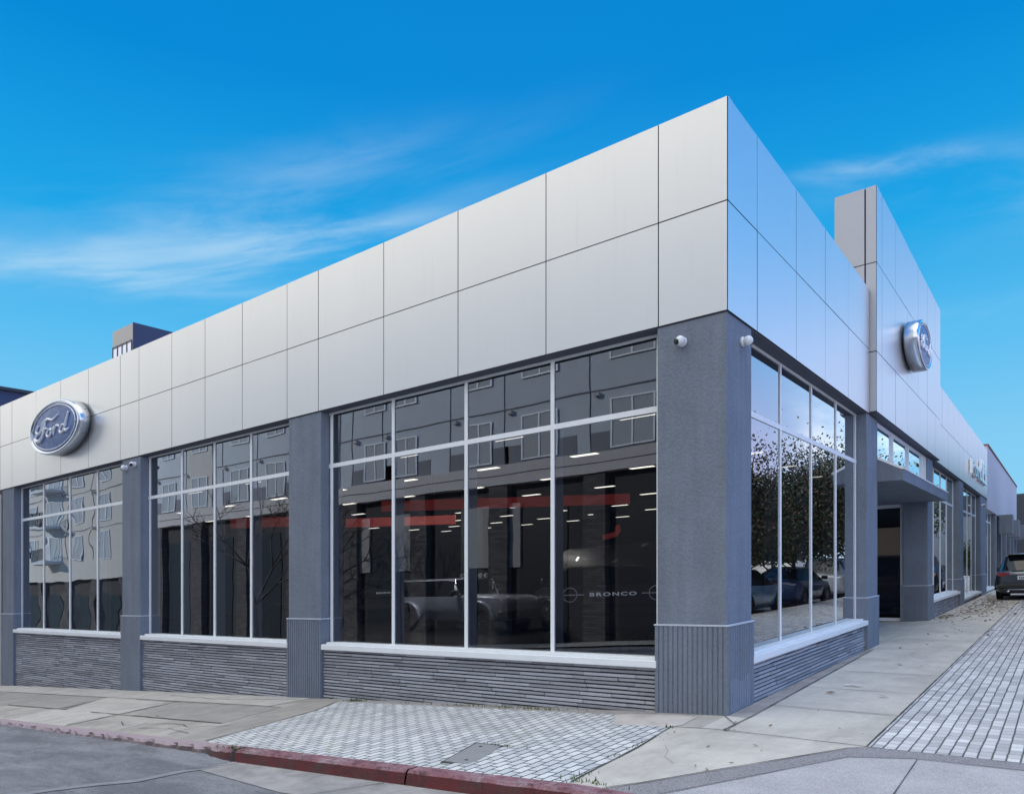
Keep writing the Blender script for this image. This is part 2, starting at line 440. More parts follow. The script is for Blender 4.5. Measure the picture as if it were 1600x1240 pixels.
# ------------------------------------------------------------------ mesh builder
def g(x, y):                                   # lie of the pavement
    return 0.049*min(x, 0.0) + 0.002*max(y, 0.0)
class MB:
    def __init__(s): s.b = bmesh.new(); s.mats = []
    def mi(s, m):
        if m not in s.mats: s.mats.append(m)
        return s.mats.index(m)
    def box(s, x0, x1, y0, y1, z0, z1, m=None, bev=0.0):
        if x0 > x1: x0, x1 = x1, x0
        if y0 > y1: y0, y1 = y1, y0
        if z0 > z1: z0, z1 = z1, z0
        vs = [s.b.verts.new(p) for p in ((x0, y0, z0), (x1, y0, z0), (x1, y1, z0), (x0, y1, z0), (x0, y0, z1), (x1, y0, z1), (x1, y1, z1), (x0, y1, z1))]
        k = s.mi(m) if m else 0
        fs = []
        for q in ((0, 3, 2, 1), (4, 5, 6, 7), (0, 1, 5, 4), (1, 2, 6, 5), (2, 3, 7, 6), (3, 0, 4, 7)):
            f = s.b.faces.new([vs[i] for i in q]); f.material_index = k; fs.append(f)
        if bev:
            es = list({e for f in fs for e in f.edges})
            bmesh.ops.bevel(s.b, geom=es, offset=bev, segments=1, affect='EDGES')
        return s
    def quad(s, pts, m=None):
        f = s.b.faces.new([s.b.verts.new(p) for p in pts]); f.material_index = s.mi(m) if m else 0
        return s
    def prism(s, pts, axis, a0, a1, m=None):
        """extrude a 2d outline along axis ('x','y','z') from a0 to a1"""
        def P(u, v, a):
            return (a, u, v) if axis == 'x' else (u, a, v) if axis == 'y' else (u, v, a)
        A = [s.b.verts.new(P(u, v, a0)) for u, v in pts]
        B = [s.b.verts.new(P(u, v, a1)) for u, v in pts]
        k = s.mi(m) if m else 0
        fs = [s.b.faces.new(A), s.b.faces.new(B)]
        n = len(pts)
        for i in range(n): fs.append(s.b.faces.new((A[i], A[(i+1) % n], B[(i+1) % n], B[i])))
        for f in fs: f.material_index = k
        bmesh.ops.recalc_face_normals(s.b, faces=fs)
        return s
    def tube(s, pts, r, n=8, m=None, closed=False):
        pts = [Vector(p) for p in pts]
        rs = r if hasattr(r, '__len__') else [r]*len(pts)
        rings = []
        N = len(pts)
        up0 = Vector((0, 0, 1))
        for i, p in enumerate(pts):
            if closed: t = pts[(i+1) % N] - pts[i-1]
            else: t = pts[min(i+1, N-1)] - pts[max(i-1, 0)]
            t.normalize()
            u = up0.cross(t)
            if u.length < 0.05: u = Vector((1, 0, 0)).cross(t)
            u.normalize(); v = t.cross(u)
            rings.append([s.b.verts.new(p + rs[i]*(math.cos(2*math.pi*j/n)*u + math.sin(2*math.pi*j/n)*v)) for j in range(n)])
        k = s.mi(m) if m else 0
        for i in range(N if closed else N-1):
            a, b = rings[i], rings[(i+1) % N]
            for j in range(n):
                f = s.b.faces.new((a[j], a[(j+1) % n], b[(j+1) % n], b[j])); f.material_index = k; f.smooth = True
        if not closed:
            for rg in (rings[0][::-1], rings[-1]):
                f = s.b.faces.new(rg); f.material_index = k
        return s
    def lathe(s, prof, c, axis, n=24, m=None, sx=1.0, sy=1.0, smooth=True):
        """prof: list of (radius, distance along axis); oval if sx, sy differ"""
        ax = Vector(axis).normalized()
        u = Vector((0, 0, 1)).cross(ax)
        if u.length < 0.05: u = Vector((1, 0, 0))
        u.normalize(); v = ax.cross(u); c = Vector(c)
        rings = [[s.b.verts.new(c + ax*h + r*(sx*math.cos(2*math.pi*j/n)*u + sy*math.sin(2*math.pi*j/n)*v)) for j in range(n)] for r, h in prof]
        k = s.mi(m) if m else 0
        for a, b in zip(rings, rings[1:]):
            for j in range(n):
                f = s.b.faces.new((a[j], a[(j+1) % n], b[(j+1) % n], b[j])); f.material_index = k; f.smooth = smooth
        if prof[0][0] > 1e-4: s.b.faces.new(rings[0][::-1]).material_index = k
        if prof[-1][0] > 1e-4: s.b.faces.new(rings[-1]).material_index = k
        return s
    def build(s, name, m=None, parent=None, fix=False):
        me = bpy.data.meshes.new(name)
        if fix: bmesh.ops.recalc_face_normals(s.b, faces=s.b.faces)
        s.b.to_mesh(me); s.b.free()
        for x in (s.mats if s.mats else [m]): me.materials.append(M[x])
        o = bpy.data.objects.new(name, me)
        COL.objects.link(o)
        if parent: o.parent = parent
        return o
def tag(o, label=None, cat=None, group=None, kind=None):
    if label: o['label'] = label
    if cat: o['category'] = cat
    if group: o['group'] = group
    if kind: o['kind'] = kind
    return o
def empty(name, loc=(0, 0, 0), rz=0.0, label=None, cat=None, group=None):
    o = bpy.data.objects.new(name, None)
    COL.objects.link(o); o.location = loc; o.rotation_euler = (0, 0, rz); o.empty_display_size = 0.2
    return tag(o, label, cat, group)
def copy_tree(o, parent=None):
    c = o.copy(); COL.objects.link(c)
    if parent: c.parent = parent
    for ch in list(o.children): copy_tree(ch, c)
    return c

# ------------------------------------------------------------------ ground
def sheet(name, poly, dz, m, zf=None, kind='structure', cuts=(), parent=None, grid=0):
    zf = zf or g
    b = bmesh.new()
    b.faces.new([b.verts.new((x, y, 0)) for x, y in poly])
    bmesh.ops.recalc_face_normals(b, faces=b.faces)
    for ax, v in [('x', 0.0), ('y', 0.0)] + list(cuts):
        co = (v, 0, 0) if ax == 'x' else (0, v, 0)
        no = (1, 0, 0) if ax == 'x' else (0, 1, 0)
        bmesh.ops.bisect_plane(b, geom=b.verts[:]+b.edges[:]+b.faces[:], plane_co=co, plane_no=no, dist=1e-5)
    for v in b.verts: v.co.z = zf(v.co.x, v.co.y) + dz
    for f in b.faces:
        f.normal_update()
        if f.normal.z < 0: f.normal_flip()
    me = bpy.data.meshes.new(name); b.to_mesh(me); b.free(); me.materials.append(M[m])
    o = bpy.data.objects.new(name, me); COL.objects.link(o)
    if kind: o['kind'] = kind
    if parent: o.parent = parent
    return o
def rect(x0, x1, y0, y1): return [(x0, y0), (x1, y0), (x1, y1), (x0, y1)]
def coff(x):
    if x > -4.2: return 0.125
    if x > -5.0: return 0.125 - 0.055*(-4.2-x)/0.8
    return max(0.045, 0.07 + 0.005*(x+5))
def gs(x, y): return g(x, 0 if y < 0 else y) - coff(x)
sheet('street', rect(-400, 400, -400, 400), -0.02, 'asphalt', gs, cuts=[('x', -4.2), ('x', -5.0), ('x', -10.0)])
sheet('street', rect(-90, 4.3, -9, -3.2), 0.0, 'asphalt', gs, cuts=[('x', -4.2), ('x', -5.0), ('x', -10.0)])
# pavement base sheets
sheet('pavement', rect(-90, 0, -3.05, 0.3), 0.0, 'walk_old')
sheet('pavement', [(0, -3.05), (4.0, -3.05), (4.0, 70), (0, 70)], 0.0, 'walk')
# near corner slabs and bands
H1 = 0.004
sheet('pavement_slab', [(-0.30, -0.78), (0.25, -0.76), (1.57, -0.81), (1.42, -0.94), (0.38, -2.79), (0.2, -3.05), (-0.10, -3.05)], H1, 'walk')
sheet('granite_band', [(0.2, -3.05), (0.38, -2.79), (1.42, -0.94), (1.58, -0.80), (1.69, -0.79), (4.0, -0.76), (4.0, -1.03), (1.95, -1.06), (1.50, -1.25), (0.60, -3.05)], H1, 'granite_band')
sheet('pavement_slab', [(0.60, -3.05), (1.50, -1.25), (1.95, -1.06), (4.0, -1.03), (4.0, -3.05)], H1, 'slab_fine')
sheet('sett_paving', rect(1.55, 3.85, -0.79, 60), 0.006, 'setts_strip')
sheet('sett_paving', [(-6.20, -0.20), (-1.24, -0.23), (-0.96, -0.80), (-0.31, -0.78), (-0.09, -3.05), (-5.17, -3.05), (-5.75, -1.0)], H1, 'setts')
sheet('granite_band', [(-7.03, 0.0), (-6.20, 0.0), (-6.20, -0.20), (-5.75, -1.0), (-5.17, -3.05), (-5.80, -3.05)], H1, 'walk_patch')
sheet('border_strip', [(-6.20, -0.20), (-6.20, 0.0), (-0.35, 0.0), (-0.35, -0.12), (-1.0, -0.14), (-1.24, -0.23)], H1, 'border')
sheet('concrete_pad', [(-1.24, -0.23), (-1.0, -0.14), (-0.28, -0.12), (-0.24, -0.62), (-0.31, -0.78), (-0.96, -0.80)], 0.0045, 'terracotta_pad')
sheet('border_strip', [(0.0, 0.0), (0.24, -0.02), (0.10, 7.1), (0.0, 7.1)], H1, 'border')
# pavement slabs of other ages along the left street
sheet('pavement_slab', [(-6.71, -0.90), (-6.31, -2.14), (-8.9, -2.12), (-9.6, -0.92)], H1, 'walk_patch')
sheet('pavement_slab', [(-12.6, -0.8), (-11.3, -2.1), (-15.2, -2.1), (-18.5, -0.8)], H1, 'walk_patch')
sheet('pavement_slab', [(-9.75, -0.85), (-9.0, -3.05), (-11.2, -3.05), (-12.5, -0.85)], H1, 'walk_pale')
sheet('pavement_slab', rect(-20, -7.1, -0.82, 0.0), 0.006, 'walk_pale')
# joints, cracks
def strip(name, pts, wdt, m='crack', dz=0.011, zf=None, jag=0.0):
    zf = zf or g
    b = MB()
    P = []
    for (x0, y0), (x1, y1) in zip(pts, pts[1:]):
        n = max(1, int(math.hypot(x1-x0, y1-y0)/0.25))
        for i in range(n): P.append((x0+(x1-x0)*i/n, y0+(y1-y0)*i/n))
    P.append(pts[-1])
    L_ = []
    for i, (x, y) in enumerate(P):
        a = P[max(i-1, 0)]; c = P[min(i+1, len(P)-1)]
        tx, ty = c[0]-a[0], c[1]-a[1]; l = math.hypot(tx, ty) or 1
        nx, ny = -ty/l, tx/l
        j = random.uniform(-jag, jag); w_ = wdt*random.uniform(0.6, 1.3)/2
        x += nx*j; y += ny*j
        L_.append((b.b.verts.new((x+nx*w_, y+ny*w_, zf(x, y)+dz)), b.b.verts.new((x-nx*w_, y-ny*w_, zf(x, y)+dz))))
    for (a, c), (e, f) in zip(L_, L_[1:]):
        try: b.b.faces.new((a, c, f, e))
        except ValueError: pass
    for f in b.b.faces:
        f.normal_update()
        if f.normal.z < 0: f.normal_flip()
    return tag(b.build(name, m), kind='structure')
for yj in (0.76, 2.24, 3.93, 5.5, 7.3, 9.1, 11, 13, 15, 17, 19, 22, 25):
    x0 = 0.22 - 0.02*yj if yj < 7 else 0.02
    strip('pavement_joint', [(max(x0, 0.02), yj+0.02), (1.54, yj)], 0.014)
strip('pavement_joint', [(-0.30, -0.78), (0.10, -0.76), (0.31, -0.74), (1.56, -0.81)], 0.016, jag=0.004)
strip('pavement_joint', [(0.24, -0.75), (0.25, 0.1), (0.10, 7.1)], 0.013)
strip('pavement_joint', [(-0.30, -0.79), (-0.18, -1.7), (-0.09, -3.03)], 0.018, jag=0.006)
strip('pavement_joint', [(1.55, -0.79), (1.55, 30)], 0.016)
strip('pavement_joint', [(0.2, -3.05), (0.38, -2.79), (1.42, -0.94), (1.55, -0.82)], 0.013, jag=0.004)
strip('pavement_joint', [(0.60, -3.03), (1.50, -1.25), (1.95, -1.06), (4.0, -1.03)], 0.007)
strip('pavement_joint', [(1.98, -1.08), (2.0, -3.0)], 0.009)
strip('pavement_joint', [(3.1, -1.04), (3.1, -3.0)], 0.008)
strip('pavement_joint', [(-5.19, -3.03), (-5.76, -1.0), (-6.21, -0.2)], 0.016)
strip('pavement_joint', [(-0.02, -0.05), (0.25, -0.45), (0.24, -0.75)], 0.012, jag=0.01)
strip('pavement_crack', [(0.02, -1.62), (0.14, -1.80), (0.20, -1.98), (0.35, -2.15)], 0.0025, jag=0.012)
for p in ([(-6.71, -0.88), (-11.2, -0.9)], [(-6.31, -2.14), (-10.3, -2.12)], [(-12.5, -0.86), (-19, -0.85)], [(-11.3, -2.1), (-14, -2.1)], [(-9.0, -3.0), (-9.75, -0.88)]):
    strip('pavement_joint', p, 0.022, jag=0.012)
strip('pavement_crack', [(-5.9, -2.2), (-6.6, -2.5), (-7.1, -2.35), (-7.9, -2.7), (-8.3, -2.5)], 0.012, jag=0.04)
strip('pavement_crack', [(-6.0, -2.75), (-6.8, -2.6), (-7.3, -2.8)], 0.012, jag=0.04)
strip('pavement_crack', [(-7.2, -0.2), (-9, -0.5), (-11, -0.35)], 0.012, jag=0.04)
for i in range(16):
    xx = -6.2 - i*0.42; strip('pavement_crack', [(xx, -2.95), (xx-0.18+random.uniform(-.05, .05), -2.45-random.random()*.2)], 0.009, jag=0.01)

# curb of the left street
def curb(name, x0, x1, dxs, m):
    b = MB(); N = max(2, int((x1-x0)/dxs)); rows = []
    for i in range(N+1):
        x = x0+(x1-x0)*i/N; zt = g(x, 0); zb = gs(x, 0)
        j = 0.0 if x > -4.2 else random.uniform(-.018, .022)
        jz = random.uniform(-.003, .003) if x > -4.2 else random.uniform(-.02, .004)
        rows.append([b.b.verts.new(p) for p in ((x, -3.05, zt+0.006), (x, -3.185+j*.3, zt+0.006+jz), (x, -3.21+j, zt-0.02+jz), (x, -3.24+j, zb-0.02))])
    for a, c in zip(rows, rows[1:]):
        for k in range(3): b.b.faces.new((a[k], a[k+1], c[k+1], c[k]))
    return tag(b.build(name, m), kind='structure')
curb('curb', -4.28, -1.68, 0.1, 'curb_red')
curb('curb', -1.66, 1.2, 0.1, 'curb_red')
curb('curb', -4.36, -4.28, 0.08, 'crack')
curb('curb', -16, -4.36, 0.09, 'curb_red')
curb('curb', -90, -16, 1.0, 'curb_gray')
curb('curb', 1.2, 4.05, 0.3, 'curb_gray')
b = MB(); b.box(3.86, 4.02, -3.05, 70, -0.2, 0.012); tag(b.build('curb', 'curb_gray'), kind='structure')
sheet('gutter', [(-4.25, -3.23), (4.2, -3.23), (4.2, -3.72), (0.5, -3.70), (-2.6, -3.85), (-4.3, -3.62)], 0.006, 'gutter', gs, cuts=[('x', -4.2)])
strip('gutter_joint', [(-1.9, -3.26), (-2.25, -3.8)], 0.010, dz=0.012, zf=gs)
strip('street_seam', [(-4.2, -3.45), (-4.35, -3.75), (-4.45, -4.2), (-4.8, -4.8), (-5.05, -5.4), (-5.4, -6.5)], 0.10, 'asphalt_seam', 0.006, gs, 0.02)
strip('street_crack', [(-4.1, -3.3), (-4.32, -3.6), (-4.4, -3.72)], 0.014, 'crack', 0.013, gs, 0.008)
# opposite pavements
sheet('pavement', rect(-100, 4, -19, -15.5), 0.0, 'walk_old', lambda x, y: g(x, 0))
sheet('pavement', rect(16, 24, -30, 90), 0.0, 'walk', g)

# utility box lid let into the setts
t = empty('utility_lid', (-1.5, -2.5, g(-1.5, 0)), label='rectangular concrete utility box lid sunk in the pale setts beside the red curb', cat='manhole cover')
def qpoly(pts, z0, z1, m):
    b_ = MB(); b_.prism(pts, 'z', z0, z1); return b_
q = [(-1.75+1.5, -2.15+2.5), (-1.47+1.5, -2.12+2.5), (-1.24+1.5, -2.82+2.5), (-1.56+1.5, -2.84+2.5)]
qpoly([(x*1.18, y*1.12) for x, y in q], 0.002, 0.007, '').build('frame', 'crack', t)
qpoly(q, 0.003, 0.014, '').build('lid', 'iron_lid', t)
for bx_, by_ in ((-0.12, .25), (.1, -.22)):
    b = MB(); b.lathe([(0.018, 0), (0.018, 0.003)], (bx_, by_, 0.014), (0, 0, 1), 10); b.build('bolt', 'crack', t)

# ------------------------------------------------------------------ dealership building
B = empty('showroom_building', (0, 0, 0), label='silver panelled car showroom with grey piers, tall windows and a raised entrance block', cat='building')
ZT, ZB, ZJ = 6.736, 4.405, 5.60
def panels(name, axis, js, zs, off, gap=0.0065, parent=B, depth=0.05, sgn=-1):
    """flat metal panels; axis 'x' faces -Y, axis 'y' faces +X"""
    b = MB()
    for a, c in zip(js, js[1:]):
        lo, hi = min(a, c)+gap, max(a, c)-gap
        for z0, z1 in zip(zs, zs[1:]):
            jit = random.uniform(-.0012, .0012)
            if axis == 'x':
                b.box(lo, hi, off+jit, off+depth, z0+gap, z1-gap, 'joint')
                q_ = [(lo, z0+gap), (hi, z0+gap), (hi, z1-gap), (lo, z1-gap)]
                b.quad([(u, off+jit-.0012, v) for u, v in q_], 'panel')
            else:
                b.box(off-depth, off+jit, lo, hi, z0+gap, z1-gap, 'joint')
                q_ = [(lo, z0+gap), (hi, z0+gap), (hi, z1-gap), (lo, z1-gap)]
                b.quad([(off+jit+.0012, u, v) for u, v in q_], 'panel')
    return b.build(name, 'panel', parent)
LJ = [0.004, -.814, -2.381, -3.874, -5.375, -6.932, -7.771, -9.103, -10.347, -11.578, -12.928, -13.764, -15.316, -16.825, -18.311, -19.902, -20.75]
panels('cladding', 'x', LJ, [ZB, ZJ, ZT], -0.004)
RJ = [0.0, .954, 2.539, 4.055, 5.543, 7.20]
panels('cladding', 'y', RJ, [ZB, ZJ, ZT], 0.004)
# dark backing behind the joints
b = MB(); b.box(-20.74, -0.03, 0.012, 0.10, ZB+.012, ZT-.01); b.box(-0.10, -0.012, 0.012, 33.0, ZB+.012, ZT-.01); b.build('joint_backing', 'joint', B)
b = MB(); b.box(-20.75, 0.0, 0.046, 0.16, ZT-0.006, ZT+0.012); b.box(-0.16, -0.046, 0.046, 33.0, ZT-0.006, ZT+0.0125); b.build('coping', 'panel', B)
# soffit strips under the cladding
b = MB(); b.box(-20.74, -0.02, 0.02, 0.42, ZB-0.01, ZB+0.01); b.box(-0.42, -0.02, 0.42, 33.0, ZB-0.01, ZB+0.01); b.build('soffit', 'soffit', B)
# entrance block
BX = 0.12
BJ = [7.25, 7.75, 9.15, 10.6, 12.1, 13.55, 14.95, 15.9]
panels('entrance_block', 'y', BJ, [4.44, 5.56, 7.22, 8.66], BX)
b = MB()
for xa, xb in ((BX-0.002, -0.065), (-0.085, -0.62)):
    for z0, z1 in ((4.44, 5.56), (5.56, 7.22), (7.22, 8.66)):
        if z1 < 6.4 and xb < -0.08: continue
        zz = max(z0, 6.3) if xb < -0.08 else z0
        if zz < z1: b.box(xb+.004, xa-.004, 7.24, 7.29, zz+.008, z1-.008, bev=.003)
b.build('block_return', 'panel_shaded', B)
b = MB(); b.box(-0.60, BX-0.03, 7.27, 15.88, 4.46, 8.64); b.build('block_core', 'joint', B)
b = MB(); b.box(-0.62, -0.605, 7.29, 15.9, 6.3, 8.66); b.box(-0.60, BX, 15.885, 15.95, 4.44, 8.66); b.build('block_return', 'panel', B)
# cladding beyond the block
R2 = [15.9+i*1.43 for i in range(13)]; R2[-1] = 33.0
panels('cladding', 'y', R2, [4.45, 5.62, ZT], 0.004)

# piers ---------------------------------------------------------------------
def ribbed(b, x0, x1, y0, y1, z0, z1, faces, pitch=0.056):
    """core box with raised vertical ribs on the given faces ('s' faces -Y, 'e' faces +X)"""
    b.box(x0+.012, x1-.012, y0+.012, y1-.012, z0, z1)
    if 's' in faces:
        n = max(3, int((x1-x0)/pitch)); p = (x1-x0)/n
        for i in range(n): b.box(x0+i*p+p*.14, x0+i*p+p*.86, y0, y0+.02, z0, z1-.003, bev=.004)
    if 'e' in faces:
        n = max(3, int((y1-y0)/pitch)); p = (y1-y0)/n
        for i in range(n): b.box(x1-.02, x1, y0+i*p+p*.14, y0+i*p+p*.86, z0, z1-.003, bev=.004)
def pier(x0, x1, y0, y1, zb, faces, ribs=True, top=ZB-.011, capz=0.975):
    b = MB(); b.box(x0, x1, y0, y1, capz, top, bev=.006)
    P_ = b.build('pier', 'stucco', B)
    b = MB(); e = 0.028
    bx0 = x0-e; bx1 = x1+e
    if x1 >= -0.02: bx1 = x1+e
    if ribs: ribbed(b, bx0, bx1, y0-e, y1+(e if 'e' in faces else 0), zb, capz-.012, faces)
    else: b.box(bx0, bx1, y0-e, y1+(e if 'e' in faces else 0), zb, capz-.012, bev=.004)
    b.build('pier_base', 'stucco', P_)
    b = MB(); b.box(bx0-.004, bx1+.004, y0-e-.004, y1+(e+.004 if 'e' in faces else 0), capz-.012, capz+.008, bev=.004)
    b.build('ledge', 'ledge', P_)
    return P_
pier(-0.835, -0.012, 0.012, 0.80, -0.08, 'se')
pier(-7.75, -6.89, 0.012, 0.42, -0.55, 's')
pier(-13.71, -12.90, 0.012, 0.42, -0.9, 's', ribs=False)
pier(-20.62, -19.82, 0.012, 0.42, -1.3, 's', ribs=False)
pier(-0.42, -0.012, 7.05, 8.03, -0.08, 'e', ribs=False)
pier(-0.60, -0.012, 14.60, 15.50, -0.05, 'se')
for y0, y1 in ((21.9, 23.2), (29.9, 32.5)):
    pier(-0.42, -0.012, y0, y1, -0.05, 'e', ribs=False)

b = MB()
for i in range(15):
    y_ = -.016+i*(.80+.028+.016)/15
    if i == 0 or i > 11: continue
    zt_ = .36+.03*math.sin(i*.7)
    b.box(.0165, .0185, y_+.008, y_+.048, .02, zt_)
b.build('touch_up_paint', 'stucco_touch', B)

# knee walls of long thin split bricks ---------------------------------------
def knee_x(x0, x1, ztop):
    b = MB(); z = ztop; h = 0.050
    y0 = 0.055
    while z > g(x0, 0)-.06:
        x = x0 - random.random()*.5
        while x < x1:
            l = random.uniform(.28, .95); a, c = max(x, x0), min(x+l-.006, x1)
            zc = z - random.uniform(.034, .040)
            if c-a > .02 and z > g(a, 0)-.08: b.box(a, c, y0-random.uniform(.0, .020), y0+.05, zc, z-.004, bev=.0035)
            x += l
        z -= h
    k = b.build('brick_base', 'roman_brick', B)
    b = MB(); b.box(x0-.05, x1+.05, y0+.012, .40, -1.4, ztop-.002); b.build('mortar_bed', 'mortar', k)
    return k
def knee_y(y0, y1, ztop):
    b = MB(); z = ztop; h = 0.050; x0 = -0.055
    while z > -.04:
        y = y0 - random.random()*.5
        while y < y1:
            l = random.uniform(.28, .95); a, c = max(y, y0), min(y+l-.006, y1)
            if c-a > .02: b.box(x0-.05, x0+random.uniform(.0, .020), a, c, z-random.uniform(.036, .041), z-.004, bev=.0035)
            y += l
        z -= h
    k = b.build('brick_base', 'roman_brick', B)
    b = MB(); b.box(-.40, x0-.012, y0-.05, y1+.05, -.3, ztop-.002); b.build('mortar_bed', 'mortar', k)
    return k
# windows --------------------------------------------------------------------
def window_x(x0, x1, ms, gl, sill=0.59, posts=True):
    yg = 0.20
    W_ = empty('window'); W_.parent = B
    b = MB(); t_ = .028
    for i, x in enumerate(ms):
        b.box(x-t_, x+t_, .182, .198, sill+.0, ZB-.012, bev=.002)
    b.box(x0, x1, .184, .1975, 3.51-.034, 3.51+.034)
    b.box(x0, x1, .184, .1975, ZB-.045, ZB-.0115)
    b.build('frame', 'white_frame', W_)
    b = MB(); b.quad([(x0, yg, sill), (x1, yg, sill), (x1, yg, ZB-.02), (x0, yg, ZB-.02)]); b.build('pane', gl, W_)
    for x in ms:
        b = MB(); b.box(x-.022, x+.030, .228, .40, sill, 3.48); b.build('post', 'post_steel', W_)
    b = MB(); b.box(x0, x1, .226, .30, 3.48, 3.54); b.build('rail', 'post_steel', W_)
    b = MB(); b.box(x0+.05, x1-.0, -.03, .20, sill-.115, sill-.03, bev=.006); b.box(x0+.09, x1, .05, .20, sill-.03, sill, bev=.004)
    b.build('sill', 'white_frame', W_)
    return W_
def window_y(y0, y1, ms, gl, sill=0.59, tr=3.51, low=True):
    xg = -0.20
    W_ = empty('window'); W_.parent = B
    b = MB(); t_ = .028
    for y in ms: b.box(-.198, -.184, y-t_, y+t_, sill, ZB-.012, bev=.002)
    b.box(-.1975, -.186, y0, y1, tr-.034, tr+.034)
    b.box(-.1975, -.186, y0, y1, ZB-.045, ZB-.0115)
    b.build('frame', 'white_frame', W_)
    b = MB(); b.quad([(xg, y0, sill), (xg, y1, sill), (xg, y1, ZB-.02), (xg, y0, ZB-.02)]); b.build('pane', gl, W_)
    if low:
        for y in ms:
            b = MB(); b.box(-.40, -.228, y-.03, y+.022, sill, 3.48); b.build('post', 'post_steel', W_)
    b = MB(); b.box(-.20, .03, y0+.0, y1-.05, sill-.115, sill-.03, bev=.006); b.box(-.20, -.05, y0, y1-.08, sill-.03, sill, bev=.004)
    b.build('sill', 'white_frame', W_)
    return W_
window_x(-6.89, -0.835, [-6.83, -5.37, -3.89, -2.41, -0.90], 'glass')
window_x(-12.90, -7.75, [-12.85, -11.54, -10.34, -9.12, -7.8], 'glass')
window_x(-19.82, -13.71, [-19.86+.08, -18.35, -16.79, -15.30, -13.76], 'glass_wavy')
knee_x(-6.86, -0.865, 0.474); knee_x(-12.87, -7.78, 0.474); knee_x(-19.79, -13.74, 0.474)
window_y(0.80, 7.05, [.86, 2.49, 4.02, 5.53, 6.99], 'glass_side')
knee_y(0.83, 7.02, 0.474)
window_y(15.50, 21.9, [15.6, 17.1, 18.6, 20.1, 21.8], 'glass_side', sill=0.59)
knee_y(15.53, 21.87, 0.474)
window_y(23.2, 29.9, [23.3, 24.8, 26.4, 28.0, 29.8], 'glass_side', sill=0.30)
window_y(32.5, 37.9, [32.6, 34.2, 36, 37.8], 'glass_side', sill=0.25)
b = MB(); b.box(-.3, -.06, 23.2, 29.9, -.1, .18); b.box(-.3, -.06, 32.5, 37.9, -.1, .13); b.build('base_wall', 'stucco_pale', B)
# entrance: clerestory over the canopy, canopy, recessed glazed door
W_ = empty('window'); W_.parent = B
b = MB()
for y in (8.08, 9.9, 11.9, 14.0, 14.56): b.box(-.11, -.05, y-.03, y+.03, 3.72, 4.41)
b.box(-.105, -.055, 8.03, 14.6, 3.66, 3.73); b.box(-.105, -.055, 8.03, 14.6, 4.36, 4.415)
b.build('frame', 'white_frame', W_)
b = MB(); b.quad([(-.09, 8.03, 3.7), (-.09, 14.6, 3.7), (-.09, 14.6, 4.42), (-.09, 8.03, 4.42)]); b.build('pane', 'glass_side', W_)
b = MB(); b.box(-.60, BX-.02, 7.30, 15.88, 4.425, 4.455); b.build('soffit', 'soffit', B)
b = MB(); b.prism([(-.12, 3.215), (.43, 3.195), (.445, 3.41), (-.12, 3.70)], 'y', 8.06, 14.72); cp = b.build('canopy', 'stucco', B)
b = MB(); b.prism([(.40, 3.412), (.455, 3.408), (.455, 3.435), (-.02, 3.695), (-.10, 3.71), (-.10, 3.69)], 'y', 8.05, 14.73); b.build('flashing', 'white_frame', cp)
b = MB(); b.box(-2.6, -.13, 8.03, 14.8, 3.22, 3.30); b.build('soffit', 'stucco', B)
D_ = empty('door'); D_.parent = B
b = MB()
for x in (-.65, -1.65, -2.56): b.box(x-.04, x+.04, 14.74, 14.80, .0, 3.21)
b.box(-2.6, -.6, 14.745, 14.795, 3.12, 3.215); b.box(-2.6, -.6, 14.745, 14.795, .0, .09); b.build('frame', 'white_frame', D_)
b = MB(); b.quad([(-2.6, 14.77, .05), (-.6, 14.77, .05), (-.6, 14.77, 3.2), (-2.6, 14.77, 3.2)]); b.build('pane', 'glass_entry', D_)
b = MB(); b.tube([(-1.52, 14.70, .9), (-1.52, 14.70, 1.5)], .014, 8); b.box(-1.535, -1.505, 14.70, 14.745, .95, .97); b.box(-1.535, -1.505, 14.70, 14.745, 1.43, 1.45); b.build('handle', 'chrome', D_)
b = MB(); b.box(-2.7, -2.6, 8.03, 14.8, 0, 3.3); b.box(-2.7, -.42, 7.9, 8.03, 0, 3.3); b.build('alcove_wall', 'stucco', B)
sheet('entrance_floor', rect(-2.6, 0, 8.03, 14.8), 0.002, 'walk', kind=None, parent=B)
# inside shell
b = MB()
b.box(-30, -.42, .42, 60, 4.28, 4.40); b.build('ceiling', 'room_ceiling', B)
b = MB(); b.box(-30, -2.7, .41, 60, -.08, .09); b.box(-2.7, -.43, .41, 7.9, -.08, .09); b.box(-2.7, -.43, 14.81, 60, -.08, .09); b.build('floor', 'room_floor', B)
b = MB(); b.box(-30.2, -30, .3, 60, -1.2, 6.3); b.box(-30, -.3, 27, 27.2, .09, 4.28); b.box(-20.74, -19.84, .43, .6, .09, 4.28); b.box(-30, -20.7, .05, .3, -1.5, 6.6)
b.box(-.42, -.3, 38, 60, -.1, 6.5)
b.build('inner_wall', 'room_wall', B)
b = MB(); b.box(-9, -.5, 21.0, 21.12, .09, 2.85); b.build('partition', 'beige_plaster', B)
for x in (-12.2, -18.6, -24):
    for y in (10.2, 18.4):
        b = MB(); b.box(x-.25, x+.25, y-.25, y+.25, .09, 4.28); b.build('column', 'room_wall', B)
b = MB(); b.box(-30, -.10, .12, 58, 6.2, 6.3); b.build('roof', 'roofing', B)

